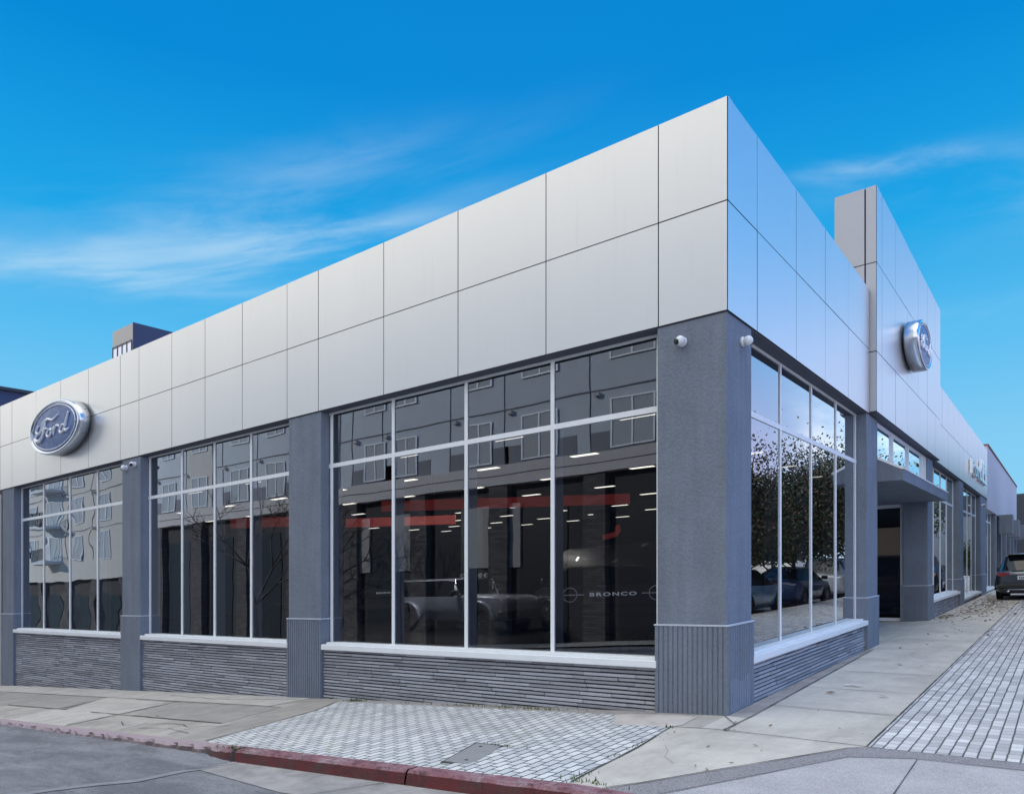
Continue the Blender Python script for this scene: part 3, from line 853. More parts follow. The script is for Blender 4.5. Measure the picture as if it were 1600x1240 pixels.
# neighbouring stucco building continuing the right street
N_ = empty('stucco_building', (0, 33, 0), label='pale lavender stucco building with a dark coping beyond the showroom panels', cat='building')
b = MB(); b.box(-12, 0.01, .05, 25.5, 4.0, 6.95); b.box(-12, -.3, 5.2, 25.5, -.1, 4.0)
b.build('wall', 'stucco_pale', N_)
b = MB(); b.box(-12, .05, .03, 25.55, 6.95, 7.03); b.build('coping', 'brick_far', N_)
for y in (5.2, 9.3, 13.5, 17.6, 21.8, 25.0):
    b = MB(); b.box(-.3, 0.0, y, y+.7, -.1, 3.99); b.build('pilaster', 'stucco', N_)
for y in (6.2, 10.3, 14.6, 18.7, 22.8):
    wN = empty('window'); wN.parent = N_
    b = MB(); b.box(-.28, -.22, y, y+.06, .3, 3.99); b.box(-.28, -.22, y+2.6, y+2.66, .3, 3.99); b.box(-.28, -.22, y+.06, y+2.6, 2.9, 2.98); b.box(-.28, -.22, y+.06, y+2.6, .25, .33); b.build('frame', 'white_frame', wN)
    b = MB(); b.quad([(-.25, y, .3), (-.25, y+2.6, .3), (-.25, y+2.6, 3.95), (-.25, y, 3.95)]); b.build('pane', 'apt_window', wN)
for i, y in enumerate((7.3, 14.6, 23.2)):
    b = MB(); b.box(0.012, .62, y, y+1.5, 3.0+.0*i, 4.05, bev=.02); b.build('awning_box', 'stucco', N_)

# dark building closing the street, and hedge beside it
b = MB(); b.box(-6, 12, 0, 10, -.2, 7.0); o = b.build('dark_building', 'dark_house'); o.location = (1.1, 66, 0)
b = MB(); b.box(.4, 11, -.06, 0, 1.0, 5.2); k_ = b.build('shutter', 'stucco', o)
tag(o, 'dark flat roofed building closing the far end of the right street', 'building')

# rooftops behind the showroom ------------------------------------------------
def rayY(px, Y, py=None):
    t_ = (px-800)/1150; dx_ = t_*RT.x+FW.x; dy_ = t_*RT.y+FW.y; k = (Y-CAM.y)/dy_
    z = None
    if py is not None: z = CAM.z + k*((898-py)/1150 - SLOPE*t_)
    return CAM.x+k*dx_, z
xr, zr = rayY(208, 14, 504); xl, _ = rayY(176, 14, 514)
T_ = empty('stair_tower', (xr, 14, 0), label='grey stair tower with gridded window rising behind the silver panels', cat='tower')
b = MB(); b.box(xl-xr, 0, 0, 22, 3, zr); b.build('wall', 'grey_brown', T_)
b = MB(); b.box(.0, .03, -.02, 22, 3, zr+.02); b.build('side_wall', 'navy_wall', T_)
wt = empty('window'); wt.parent = T_
wd = xl-xr; hh = (zr-6)*0.0
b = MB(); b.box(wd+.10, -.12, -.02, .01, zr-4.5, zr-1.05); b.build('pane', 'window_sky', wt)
b = MB()
for i in range(5):
    x = wd+.10+(abs(wd)-.22)*i/4; b.box(x-.035, x+.035, -.06, -.021, zr-4.5, zr-1.0)
b.box(wd+.1, -.12, -.05, -.021, zr-1.1, zr-1.0); b.box(wd+.1, -.12, -.05, -.021, zr-2.75, zr-2.63); b.build('frame', 'dark_trim', wt)
# navy building at the left edge
t0 = (0-800)/1150
D2 = empty('dark_block', (-29.6, 1.0, 0), label='dark navy flat roofed building showing above the panels at the left edge', cat='building')
k40 = (-29.6-CAM.x)/((-780/1150)*RT.x+FW.x)
zD = CAM.z + ((898-612)/1150+SLOPE*.678)*k40
b = MB(); b.box(-9, 0, 0, 18, -2, zD); b.build('wall', 'navy_wall', D2)
b = MB(); b.box(-9.1, .12, -.1, 18.1, zD, zD+.12); b.build('roof', 'dark_house', D2)
# pale neighbour at the very left edge, on the street line
L2 = empty('pale_building', (-20.80, .0, -1), label='pale plastered neighbour building touching the showroom at the far left', cat='building')
b = MB(); b.box(-8, 0, .02, 3, -.6, 5.3); b.build('wall', 'apt_cream', L2)
b = MB(); b.box(-5.5, -4.0, -.03, .02, 0.1, 2.4); b.build('door', 'dark_trim', L2)
b = MB(); b.box(-3, -1.2, -.03, .02, 1.1, 2.6); b.build('window', 'apt_window', L2)
# small plant enclosure on the roof near the entrance block
RE = empty('roof_hatch', (-1.0, 8.3, 6.3), label='small weathered brown roof screen between the cladding and the entrance block', cat='roof unit')
b = MB(); b.prism([(0, 0), (1.6, 0), (1.6, 1.95), (1.0, 2.02), (0, 2.05)], 'x', -.9, 0); b.build('screen', 'grey_brown', RE)
b = MB(); b.prism([(-.03, 2.05), (1.0, 2.02), (1.62, 1.95), (1.62, 2.01), (1.0, 2.08), (-.03, 2.11)], 'x', -.93, .03); b.build('coping', 'dark_trim', RE)

# ------------------------------------------------------------------ oval signs
SCRIPT = [  # strokes of the script word Ford in a 2 x 0.76 ellipse (units of half width)
    ([(-.62, .16), (-.70, .02), (-.60, -.06), (-.46, .02), (-.38, .18), (-.20, .26), (.02, .20), (.22, .30)], .036),
    ([(-.30, .22), (-.34, .02), (-.42, -.16), (-.54, -.26), (-.68, -.24), (-.74, -.15), (-.66, -.08)], .042),
    ([(-.52, -.02), (-.36, .02), (-.20, .01)], .026),
    ([(-.10, -.02), (-.20, -.06), (-.24, -.16), (-.16, -.22), (-.07, -.16), (-.05, -.06), (-.10, -.02), (.02, -.04)], .030),
    ([(.02, -.04), (.10, -.01), (.06, -.12), (.05, -.22)], .032),
    ([(.08, -.08), (.16, .00), (.24, .0), (.26, -.05)], .028),
    ([(.50, -.03), (.40, -.02), (.31, -.12), (.34, -.21), (.43, -.20), (.51, -.08), (.60, .14), (.66, .28)], .030),
    ([(.66, .28), (.57, .06), (.52, -.10), (.55, -.20), (.66, -.16)], .034),
]
def oval_sign(loc, facing, W2, H2, dep, label, stand=0.06):
    """facing: 's' or 'e'. Front face lies dep in front of the wall"""
    o = empty('oval_sign', loc, 0.0 if facing == 's' else R(90), label, 'sign', 'oval showroom signs')
    n = 56; b = MB()
    b.lathe([(1.0, stand), (1.0, dep-.05), (.985, dep-.015), (.955, dep), (.915, dep), (.90, dep-.025)], (0, 0, 0), (0, -1, 0), n, sx=W2, sy=H2)
    b.build('rim', 'sign_rim', o)
    b = MB(); b.lathe([(.91, dep-.04), (.90, dep-.028), (.86, dep-.020), (.4, dep-.006), (.0001, dep)], (0, 0, 0), (0, -1, 0), n, sx=W2, sy=H2); b.build('face', 'sign_blue', o)
    b = MB(); b.tube([(W2*.83*math.cos(a*math.pi/28), -(dep-.012), H2*.81*math.sin(a*math.pi/28)) for a in range(56)], .014*W2/1.5, 6, closed=True); b.build('ring', 'sign_script', o)
    b = MB()
    for pts, r in SCRIPT:
        # smooth the polyline
        P = [Vector((p[0]*W2*.93, 0, p[1]*W2*.62)) for p in pts]
        Q = []
        for i in range(len(P)-1):
            p0, p1, p2, p3 = P[max(i-1, 0)], P[i], P[i+1], P[min(i+2, len(P)-1)]
            for j in range(5):
                t_ = j/5; Q.append(.5*((2*p1)+(-p0+p2)*t_+(2*p0-5*p1+4*p2-p3)*t_*t_+(-p0+3*p1-3*p2+p3)*t_**3))
        Q.append(P[-1])
        for v in Q: v.y = -(dep+.004)
        nq = len(Q)
        b.tube(Q, [r*W2*.72*(.55+.6*math.sin(math.pi*(i+.5)/nq)) for i in range(nq)], 6)
    b.build('lettering', 'sign_script', o)
    b = MB(); b.lathe([(.86, 0), (.86, stand+.02)], (0, 0, 0), (0, -1, 0), 40, sx=W2, sy=H2); b.build('mount', 'dark_trim', o)
    return o
oval_sign((-16.55, -.004, 5.50), 's', 1.44, .64, .29, 'blue oval sign with chrome rim and silver script on the left facade panels')
oval_sign((BX, 10.75, 6.40), 'e', 1.02, .52, .34, 'blue oval sign with chrome rim on the entrance block of the right facade')

# raised letters far along the right facade, seen edge on
lt = empty('facade_letters', (.004, 26.0, 4.9), label='dark edged raised metal letters on the far right facade cladding', cat='sign')
def letter(y, h, w_, parts, z=.0):
    b = MB()
    for (u0, u1, v0, v1) in parts: b.box(.02, .13, y+u0*w_, y+u1*w_, z+v0*h, z+v1*h, bev=.01)
    return b.build('letter', 'sign_rim', lt)
letter(-1.2, .55, .8, [(0, .25, 0, 1), (.25, 1, .8, 1), (.25, .8, .42, .6)])
letter(0.0, .5, .7, [(0, .25, 0, .8), (.75, 1, 0, .8), (.25, .75, 0, .2), (.25, .75, .6, .8)])
letter(1.0, .5, .6, [(0, .25, 0, .8), (.25, 1, .6, .8)])
letter(2.0, .9, .9, [(0, .25, 0, .6), (.75, 1, 0, 1), (.25, .75, 0, .15), (.25, .75, .45, .6)])
letter(3.3, .9, .8, [(0, .25, 0, 1), (.25, 1, .82, 1), (.25, 1, 0, .15), (.25, .8, .42, .56)])
letter(4.5, .55, .6, [(0, .25, 0, 1), (.25, 1, 0, .2), (.25, 1, .8, 1)])

# ------------------------------------------------------------------ security cameras
def seccam(loc, axis, aim, label, grp='white dome security cameras'):
    o = empty('security_camera', loc, 0, label, 'security camera', grp)
    b = MB(); b.lathe([(.055, 0), (.055, .025), (.045, .035)], (0, 0, 0), axis, 20); b.build('base', 'camera_shell', o)
    a = Vector(axis); c = a*.075
    b = MB(); bmesh.ops.create_icosphere(b.b, subdivisions=3, radius=.056, matrix=Matrix.Translation(c))
    for f in b.b.faces: f.smooth = True
    b.build('ball', 'camera_shell', o)
    am = Vector(aim).normalized()
    b = MB(); b.lathe([(.034, .046), (.034, .060), (.001, .060)], c, am, 16); b.build('lens', 'lens_black', o)
    return o
seccam((-.52, .012, 4.17), (0, -1, 0), (-.5, -.8, -.3), 'white ball security camera high on the left face of the corner pier')
seccam((-.012, .47, 4.17), (1, 0, 0), (.4, .8, -.3), 'white ball security camera high on the right face of the corner pier')
seccam((-13.12, .012, 4.24), (0, -1, 0), (.6, -.6, -.3), 'white ball security camera right of its pair atop the narrow grey left pier', 'white dome security cameras')
seccam((-13.50, .012, 4.21), (0, -1, 0), (-.8, -.3, -.5), 'white ball security camera left of its pair atop the narrow grey left pier', 'white dome security cameras')
seccam((-.012, 30.3, 4.0), (1, 0, 0), (.4, -.8, -.3), 'white security camera on the distant right hand pier')

# ------------------------------------------------------------------ showroom contents
proto = None
XS = [-2.9, -5.65, -8.42, -11.2, -14.05, -16.85, -19.7, -22.5, -25.4]
YS = [3.45, 6.3, 9.1, 12.05, 15.1, 18.1, 21.0, 23.6]
for i, x in enumerate(XS):
    for j, y in enumerate(YS):
        if proto is None:
            proto = empty('ceiling_light', (0, 0, 0), label='small bright rectangular ceiling light inside the dark showroom', cat='ceiling light', group='showroom ceiling lights')
            b = MB(); b.box(-.36, .36, -.12, .12, -.04, .0); b.build('housing', 'dark_trim', proto)
            b = MB(); b.box(-.33, .33, -.085, .085, -.05, -.041); b.build('diffuser', 'troffer', proto)
            o = proto
        else:
            o = copy_tree(proto)
        o.location = (x, y, 4.27)
        ORD = ('first', 'second', 'third', 'fourth', 'fifth', 'sixth', 'seventh', 'eighth', 'ninth')
        o['label'] = 'showroom ceiling light in the %s row behind the left windows, %s from the right facade' % (ORD[j], ORD[i])
        if (i, j) in ((3, 1), (3, 2), (0, 5)):      # the lit lamps that do most of the work in view
            la = bpy.data.lights.new('lamp_light', 'AREA'); la.shape = 'RECTANGLE'; la.size = .66; la.size_y = .17
            la.energy = 95 if i else 45; la.color = (1.0, .94, .82)
            lo = bpy.data.objects.new('lamp_light', la); COL.objects.link(lo); lo.parent = o; lo.location = (0, 0, -.06)
def beam(px0, px1, py0, py1, k, label):
    """red hanging board square to the street corner"""
    def at(px, py): 
        t_ = (px-800)/1150; dd = RT*t_+FW
        return CAM + dd*k + Vector((0, 0, k*((898-py)/1150-SLOPE*t_)))
    a, c = at(px0, py1), at(px1, py1); h = (py1-py0)/1150*k
    o = empty('hanging_banner', a, YAW, label, 'banner', 'red boards hanging in the showroom')
    L_ = (c-a).length
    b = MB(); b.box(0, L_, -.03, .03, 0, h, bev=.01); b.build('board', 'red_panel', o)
    b = MB(); b.tube([(L_*.2, 0, h), (L_*.2, 0, 4.3-a.z)], .006, 6); b.tube([(L_*.8, 0, h), (L_*.8, 0, 4.3-a.z)], .006, 6); b.build('cable', 'dark_trim', o)
beam(596, 984, 783, 799, 19.0, 'longer red board hanging across the middle of the showroom behind the tallest left window')
beam(540, 712, 810, 824, 22.0, 'shorter red board hanging lower and further left in the same window')
beam(360, 452, 810, 825, 23.5, 'red board seen through the second window from the corner')
o = empty('red_arrow_sign', (0, 0, 0), YAW, 'small red bent arrow sign above the black van', 'sign')
dd = RT*((955-800)/1150)+FW; k = 15.5
o.location = CAM + dd*k + Vector((0, 0, k*((898-843)/1150-SLOPE*.135)))
b = MB(); b.prism([(-.17, 0), (.12, .07), (.20, .18), (.18, .32), (.09, .30), (.08, .17), (-.17, .11)], 'y', -.02, .02); b.build('plate', 'red_panel', o)

# ------------------------------------------------------------------ cars
def loft(sts):
    """sts: list of (y, wsill, wmid, wbelt, wroof, zbot, zbelt, zroof). returns rings of verts positions"""
    rings = []
    for y, ws, wm, wb, wr, z0, zb, zr in sts:
        zm = z0 + (zb-z0)*.55
        half = [(0, z0), (ws*.86, z0), (ws, z0+.09), (wm, zm), (wb, zb), (wb*.97+wr*.03, zb+.02), (wr, zr-.045), (wr*.86, zr), (0, zr+.012)]
        ring = [(x, y, z) for x, z in half] + [(-x, y, z) for x, z in half[-2:0:-1]]
        rings.append(ring)
    return rings
def make_car(label, paint, sts, cabin, wheels, wr=.36, glass_sides=True, label_cat='car', grp=None, box=False, rim='alloy'):
    """cabin=(i0,i1): station indexes whose side faces are glazed; faces across rising/falling roof are screens"""
    o = empty('parked_car', (0, 0, 0), 0, label, label_cat, grp)
    rings = loft(sts); n = len(rings[0])
    body, gls = MB(), MB()
    vb = [[body.b.verts.new(p) for p in r] for r in rings]
    vg = [[gls.b.verts.new(p) for p in r] for r in rings]
    for i in range(len(rings)-1):
        dzr = rings[i+1][8][2]-rings[i][8][2]; dyr = abs(rings[i+1][8][1]-rings[i][8][1])
        for j in range(n):
            j2 = (j+1) % n
            jj = j if j < 8 else n-1-j
            side = jj == 5
            top = jj in (6, 7)
            scr = abs(dzr) > .45*dyr and abs(dzr) > .18
            isg = (side and cabin[0] <= i < cabin[1]) or (top and scr)
            tgt, V = (gls, vg) if isg else (body, vb)
            f = tgt.b.faces.new((V[i][j], V[i][j2], V[i+1][j2], V[i+1][j])); f.smooth = True
    body.b.faces.new(vb[0][::-1]); body.b.faces.new(vb[-1])
    for m_ in (body, gls):
        bmesh.ops.delete(m_.b, geom=[v for v in m_.b.verts if not v.link_faces], context='VERTS')
    bo = body.build('body', paint, o, fix=True)
    gls.build('window', 'car_glass', o, fix=True)
    for y in wheels:
        for s_ in (-1, 1):
            wm = max(st[2] for st in sts)
            b = MB(); b.lathe([(wr*.55, -.11), (wr*.96, -.11), (wr, -.07), (wr, .07), (wr*.96, .10), (wr*.62, .10)], (s_*(wm-.10), y, wr), (s_, 0, 0), 28)
            wo_ = b.build('wheel', 'tyre', o)
            b = MB(); b.lathe([(wr*.62, .10), (wr*.58, .07), (wr*.2, .06), (.001, .075)], (s_*(wm-.10), y, wr), (s_, 0, 0), 20)
            for q in range(5):
                a = q*2*math.pi/5; dy_, dz_ = math.cos(a), math.sin(a)
                b.tube([(s_*(wm-.015), y+dy_*wr*.12, wr+dz_*wr*.12), (s_*(wm-.015), y+dy_*wr*.58, wr+dz_*wr*.58)], .022, 6)
            b.build('rim', rim, wo_)
            b = MB(); pts = [(s_*(wm+.004), y+math.cos(a)*(wr+.055), max(.28, wr+math.sin(a)*(wr+.055))) for a in [math.pi*q/14 for q in range(15)]]
            b.tube(pts, .035, 6); b.build('wheel_arch', 'plastic_black', o)
            b = MB(); b.lathe([(wr+.05, 0), (.001, .003)], (s_*(wm-.016), y, wr), (s_, 0, 0), 24); b.build('arch_liner', 'plastic_black', o)
    return o
def S(y, w, zb, zr, wr_, z0=.22, wm=None):
    return (y, w*.95, wm or w, w*.965, wr_, z0, zb, zr)
SUV = [S(-2.42, .80, .92, .96, .70, .40), S(-2.34, .93, 1.0, 1.06, .78, .30), S(-2.15, .985, 1.06, 1.12, .78, .26), S(-1.85, 1.0, 1.09, 1.70, .66, .24), S(-1.6, 1.0, 1.09, 1.75, .67), S(-.6, 1.0, 1.07, 1.78, .69), S(.3, 1.0, 1.06, 1.76, .68), S(.62, 1.0, 1.06, 1.68, .67), S(1.28, .99, 1.05, 1.12, .72), S(1.9, .97, 1.0, 1.05, .70), S(2.3, .92, .86, .90, .66, .28), S(2.45, .80, .72, .76, .60, .34)]
SEDAN = [S(-2.35, .76, .80, .86, .64, .34), S(-2.2, .90, .90, .97, .70, .24), S(-1.75, .92, .95, 1.02, .70), S(-1.05, .92, .93, 1.38, .58), S(-.3, .92, .92, 1.44, .60), S(.3, .92, .91, 1.42, .60), S(1.05, .91, .90, .99, .70), S(1.8, .89, .84, .90, .68), S(2.2, .84, .72, .76, .62, .26), S(2.35, .70, .60, .64, .5, .32)]
VAN = [S(-2.9, .95, 1.1, 2.05, .86, .32), S(-2.8, .99, 1.15, 2.14, .88, .28), S(.9, 1.0, 1.15, 2.15, .88), S(1.35, 1.0, 1.14, 2.02, .84), S(2.0, .99, 1.12, 1.28, .78), S(2.6, .95, 1.0, 1.06, .72), S(2.85, .86, .82, .86, .66, .3)]
BOXY = [S(-2.02, .86, 1.00, 1.04, .84, .42), S(-1.96, .90, 1.03, 1.48, .80, .40), S(-1.9, .90, 1.03, 1.52, .80, .38), S(.15, .90, 1.03, 1.53, .80, .38), S(.42, .90, 1.03, 1.50, .80, .38), S(.62, .90, 1.03, 1.08, .84, .38), S(1.75, .90, 1.00, 1.04, .86, .38), S(1.98, .87, .94, .98, .84, .42), S(2.06, .82, .84, .86, .78, .46)]

def rear_details(o, y=-2.42, zt=1.02, w_=.86):
    for s_ in (-1, 1):
        b = MB(); b.prism([(s_*.90, zt+.05), (s_*.50, zt+.01), (s_*.50, zt-.05), (s_*.80, zt-.12), (s_*.93, zt-.06)], 'y', y-.0, y+.35); b.build('tail_light', 'tail_red', o)
    b = MB(); b.box(-.26, .26, y-.03, y+.0, zt-.24, zt-.10, bev=.005); pl = b.build('licence_plate', 'plate', o)
    b = MB()
    for i in range(7): b.box(-.20+i*.058, -.165+i*.058, y-.036, y-.0305, zt-.205, zt-.135)
    b.build('characters', 'plate_ink', pl)
    b = MB(); b.box(-.92, .92, y-.04, y+.25, .44, .60, bev=.03); b.box(-.80, .80, y-.01, y+.2, .30, .42, bev=.02); b.build('bumper', 'plastic_black', o)
    b = MB(); b.box(-.55, .55, y-.05, y-.03, .39, .42); b.tube([(-.6, y-.05, .34), (-.5, y-.05, .34)], .035, 8); b.build('trim_strip', 'chrome', o)
    b = MB(); b.box(-.62, .62, -2.12, -1.72, 1.715, 1.745, bev=.01); b.build('spoiler', 'plastic_black', o)
def mirrors(o, y, z, w_):
    for s_ in (-1, 1):
        b = MB(); b.box(s_*w_, s_*(w_+.22), y-.08, y+.06, z, z+.14, bev=.03); b.build('mirror', 'plastic_black', o)
def front_lamps(o, y, z, w_):
    for s_ in (-1, 1):
        b = MB(); b.box(s_*(w_-.34), s_*(w_-.02), y-.25, y-.02, z-.06, z+.06, bev=.02); b.build('headlight', 'headlamp', o)

# the suv parked on the paving at the right edge, seen from behind
c = make_car('dark slate suv parked rear towards the viewer at the right edge of the pavement', 'paint_slate', SUV, (3, 8), (-1.45, 1.45), .37)
rear_details(c); mirrors(c, .75, 1.1, .97)
b = MB(); b.box(-.72, .72, -2.455, -2.40, .66, .70, bev=.01); b.build('tailgate_trim', 'plastic_black', c)
CAR1 = c
c.location = (1.80, 28.3, .055); c.rotation_euler = (0, 0, R(-1.5))

# silver open off-roader seen from the side through the corner window
o = make_car('silver grey boxy off roader seen side on through the largest window', 'paint_silver', BOXY, (1, 4), (-1.30, 1.32), .40, label_cat='off-roader')
o.name = 'off_roader'
for y in (-1.30, 1.32):
    for s_ in (-1, 1):
        b = MB(); b.tube([(s_*.93, y+math.cos(a)*.52, .40+math.sin(a)*.50) for a in [math.pi*q/12 for q in range(13)]], .05, 6); b.build('fender_flare', 'paint_silver', o)
b = MB(); b.box(-.99, .99, 2.02, 2.14, .46, .66, bev=.02); b.build('bumper', 'plastic_black', o)
b = MB()
for s_ in (-1, 1): b.tube([(s_*.84, .62, 1.06), (s_*.80, .42, 1.5)], .022, 6)
b.build('windscreen_frame', 'chrome', o)
mirrors(o, .58, 1.08, .88)
b = MB()
for i in range(5): b.lathe([(.05, 0), (.07, .06), (.001, .065)], (-.5+i*.25, .40, 1.60), (0, 1, 0), 12)
b.build('roof_lamp', 'headlamp', o)
o.location = (-10.7, 8.0, .02); o.rotation_euler = (0, 0, R(-90))

# black off-roader facing the window with round lamps and a lettered grille
o = make_car('black off roader facing the glass with round lamp rings and a lettered grille', 'paint_black', BOXY, (1, 4), (-1.30, 1.32), .40, label_cat='off-roader')
o.name = 'off_roader'
for s_ in (-1, 1):
    b = MB(); b.tube([(s_*.70+.115*math.cos(a*math.pi/12), 2.14, 1.055+.115*math.sin(a*math.pi/12)) for a in range(24)], .007, 6, closed=True)
    b.build('headlight', 'ring_glow', o)
b = MB(); b.box(-.90, -.47, 2.125, 2.145, 1.045, 1.06); b.box(.47, .90, 2.125, 2.145, 1.045, 1.06); b.build('lamp_bar', 'ring_glow', o)
b = MB(); b.box(-.88, .88, 2.05, 2.12, .86, 1.20, bev=.02); b.build('grille', 'plastic_black', o)
b = MB(); b.box(-.94, .94, 2.06, 2.2, .50, .70, bev=.02); b.build('bumper', 'plastic_black', o)
def text_mesh(name, txt, size, m, parent, loc, rot, sx=1.0, ext=.004):
    cu = bpy.data.curves.new(name, 'FONT'); cu.body = txt; cu.size = size; cu.extrude = ext; cu.align_x = 'CENTER'; cu.space_character = 1.25; cu.offset = size*.03
    tmp = bpy.data.objects.new(name, cu); COL.objects.link(tmp)
    bpy.context.view_layer.update()
    me = bpy.data.meshes.new_from_object(tmp.evaluated_get(bpy.context.evaluated_depsgraph_get()))
    bpy.data.objects.remove(tmp)
    mt = Matrix.Translation(loc) @ rot @ Matrix.Diagonal((sx, 1, 1, 1))
    me.transform(mt); me.materials.clear(); me.materials.append(M[m])
    ob = bpy.data.objects.new(name, me); COL.objects.link(ob); ob.parent = parent
    return ob
rotf = Matrix.Rotation(math.pi, 4, 'Z') @ Matrix.Rotation(math.pi/2, 4, 'X')
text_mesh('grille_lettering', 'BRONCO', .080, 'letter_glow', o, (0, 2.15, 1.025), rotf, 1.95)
dd = RT*((946-800)/1150)+FW
pos = CAM+dd*(12.0+2.14); o.location = (pos.x, pos.y, .19); o.rotation_euler = (0, 0, YAW+math.pi+R(-4))
BR = o
# a second one deeper in the room, in the left pane
o2 = copy_tree(BR); dd = RT*((592-800)/1150)+FW; pos = CAM+dd*27.5; o2.location = (pos.x, pos.y, .1); o2.rotation_euler = (0, 0, YAW+math.pi+R(18))
o2['label'] = 'black off roader deeper in the showroom behind the leftmost pane of the largest window'
for ch in list(o2.children):
    if ch.name.startswith(('headlight', 'lamp_bar')): bpy.data.objects.remove(ch)

# black van behind
o = make_car('tall black van standing deep in the showroom behind the black off roader', 'paint_black', VAN, (3, 4), (-1.9, 1.7), .38, label_cat='van')
o.name = 'delivery_van'
b = MB()
for i in range(9): b.box(-1.03, -1.022, .75+i*.085, .815+i*.085, 1.66, 1.745)
for i in range(7): b.box(-1.03, -1.022, .80+i*.085, .865+i*.085, 1.54, 1.625)
b.build('windscreen_sticker', 'sticker_green', o)
mirrors(o, 1.7, 1.25, .98)
dd = RT*((960-800)/1150)+FW; pos = CAM+dd*18.5; o.location = (pos.x, pos.y, .09); o.rotation_euler = (0, 0, R(62))
o = make_car('black suv standing inside the showroom behind the entrance door glass', 'paint_black', SUV, (3, 8), (-1.45, 1.45), .37, grp=None)
o.location = (-2.9, 18.9, .09); o.rotation_euler = (0, 0, R(80))
# small things near the glass of the second window: bicycles-like stands and a desk
o = empty('mannequin_stand', (-10.2, 2.0, .09), 0, 'thin silver display stand close behind the second window', 'display stand')
b = MB(); b.tube([(0, 0, 0), (0, 0, 1.1)], .015, 8); b.build('pole', 'chrome', o)
b = MB()
for q in range(3):
    a = q*2.1; b.tube([(0, 0, .15), (.22*math.cos(a), .22*math.sin(a), 0)], .012, 6)
b.build('foot', 'chrome', o)
b = MB(); b.box(-.18, .18, -.01, .01, 1.05, 1.32, bev=.005); b.build('placard', 'paper', o)
o = empty('reception_desk', (-11.5, 3.2, .09), 0, 'dark reception desk behind the second window', 'desk')
b = MB(); b.box(-.9, .9, -.35, .35, 0, .95, bev=.02); b.build('body', 'plastic_black', o)
b = MB(); b.box(-1.0, 1.0, -.42, .42, .95, .99, bev=.01); b.build('top', 'room_wall', o)
b = MB(); b.box(.1, .5, -.05, .05, 1.04, 1.32, bev=.01); b.box(.28, .32, -.03, .03, .99, 1.05); b.build('monitor', 'plastic_black', o)
o = empty('armchair', (-1.35, 16.1, .09), R(200), 'brown tub armchair just inside the entrance door glass', 'armchair')
b = MB(); b.box(-.38, .38, -.36, .36, .22, .46, bev=.05); b.build('seat', 'bark', o)
b = MB(); b.box(-.40, .40, .26, .42, .40, .95, bev=.06); b.build('backrest', 'bark', o)
for s_ in (-1, 1):
    b = MB(); b.box(s_*.34, s_*.46, -.36, .36, .22, .66, bev=.04); b.build('armrest', 'bark', o)
for sx_ in (-1, 1):
    for sy_ in (-1, 1):
        b = MB(); b.tube([(sx_*.3, sy_*.3, .22), (sx_*.33, sy_*.33, 0)], .02, 6); b.build('leg', 'dark_trim', o)

# cars parked along the right street: they stand beside the viewer and show only in the glass
specs = [('pickup like blue suv at the kerb reflected in the pane nearest the corner pier', 'paint_blue', SUV, (3, 8), 9.0),
         ('pale blue saloon at the kerb reflected beside the blue suv', 'paint_lightblue', SEDAN, (2, 6), 15.2),
         ('dark grey saloon at the kerb reflected in the middle panes', 'paint_dark', SEDAN, (2, 6), 21.2),
         ('white suv at the kerb reflected in the pane beside the second pier', 'paint_white', SUV, (3, 8), 27.6),
         ('silver saloon at the kerb reflected past the entrance', 'paint_silver', SEDAN, (2, 6), 33.8),
         ('black suv at the kerb reflected in the far windows', 'paint_black', SUV, (3, 8), 40.0)]
for lb, pt, st, cb, y in specs:
    c = make_car(lb, pt, st, cb, (-1.45, 1.45), .34, grp='cars parked along the right street')
    front_lamps(c, st[-1][0], .68, .82); mirrors(c, .7 if st is SEDAN else .8, .98 if st is SEDAN else 1.08, .90)
    c.location = (5.05, y, -.12)
    c.rotation_euler = (0, 0, R(random.uniform(-1, 1)))

# ------------------------------------------------------------------ trees
def leafy_tree(loc, h, rad, nleaf, seed, m, label, grp, tr=.09, leaf=.16, ztrunk=.35):
    rnd = random.Random(seed)
    o = empty('street_tree', loc, 0, label, 'tree', grp)
    b = MB(); segs = []
    top = Vector((rnd.uniform(-.2, .2), rnd.uniform(-.2, .2), h*.9))
    P = [Vector((0, 0, 0)), Vector((.04, .02, h*.3)), Vector((.0, .05, h*.6)), top]
    b.tube(P, [tr, tr*.8, tr*.5, .015], 8)
    tips = []
    for i in range(16):
        z = h*(ztrunk+.5*i/16); a = rnd.uniform(0, 6.28); l = rad*rnd.uniform(.6, 1.05)*(1.1-.5*i/16)
        p0 = Vector((0, 0, z)); p1 = p0+Vector((math.cos(a)*l*.5, math.sin(a)*l*.5, l*.35)); p2 = p0+Vector((math.cos(a)*l, math.sin(a)*l, l*.7))
        b.tube([p0, p1, p2], [tr*.35, tr*.2, .01], 5); tips += [p1, p2, (p1+p2)/2]
    b.build('trunk', 'bark', o)
    b = MB(); tips.append(top); tips.append(top*.85)
    for i in range(nleaf):
        c_ = rnd.choice(tips); sp = rad*.30
        p = c_+Vector((rnd.gauss(0, sp), rnd.gauss(0, sp), rnd.gauss(0, sp*.8)))
        if p.z < h*.26 or math.hypot(p.x, p.y) > rad*1.25: continue
        s_ = leaf*rnd.uniform(.6, 1.4)
        u = Vector((rnd.gauss(0, 1), rnd.gauss(0, 1), rnd.gauss(0, 1))).normalized(); v = u.cross(Vector((rnd.gauss(0, 1), rnd.gauss(0, 1), rnd.gauss(0, 1)))).normalized()
        b.b.faces.new([b.b.verts.new(q) for q in (p-u*s_*.5, p+v*s_*.3, p+u*s_*.5, p-v*s_*.3)])
    b.build('crown', m, o)
    return o
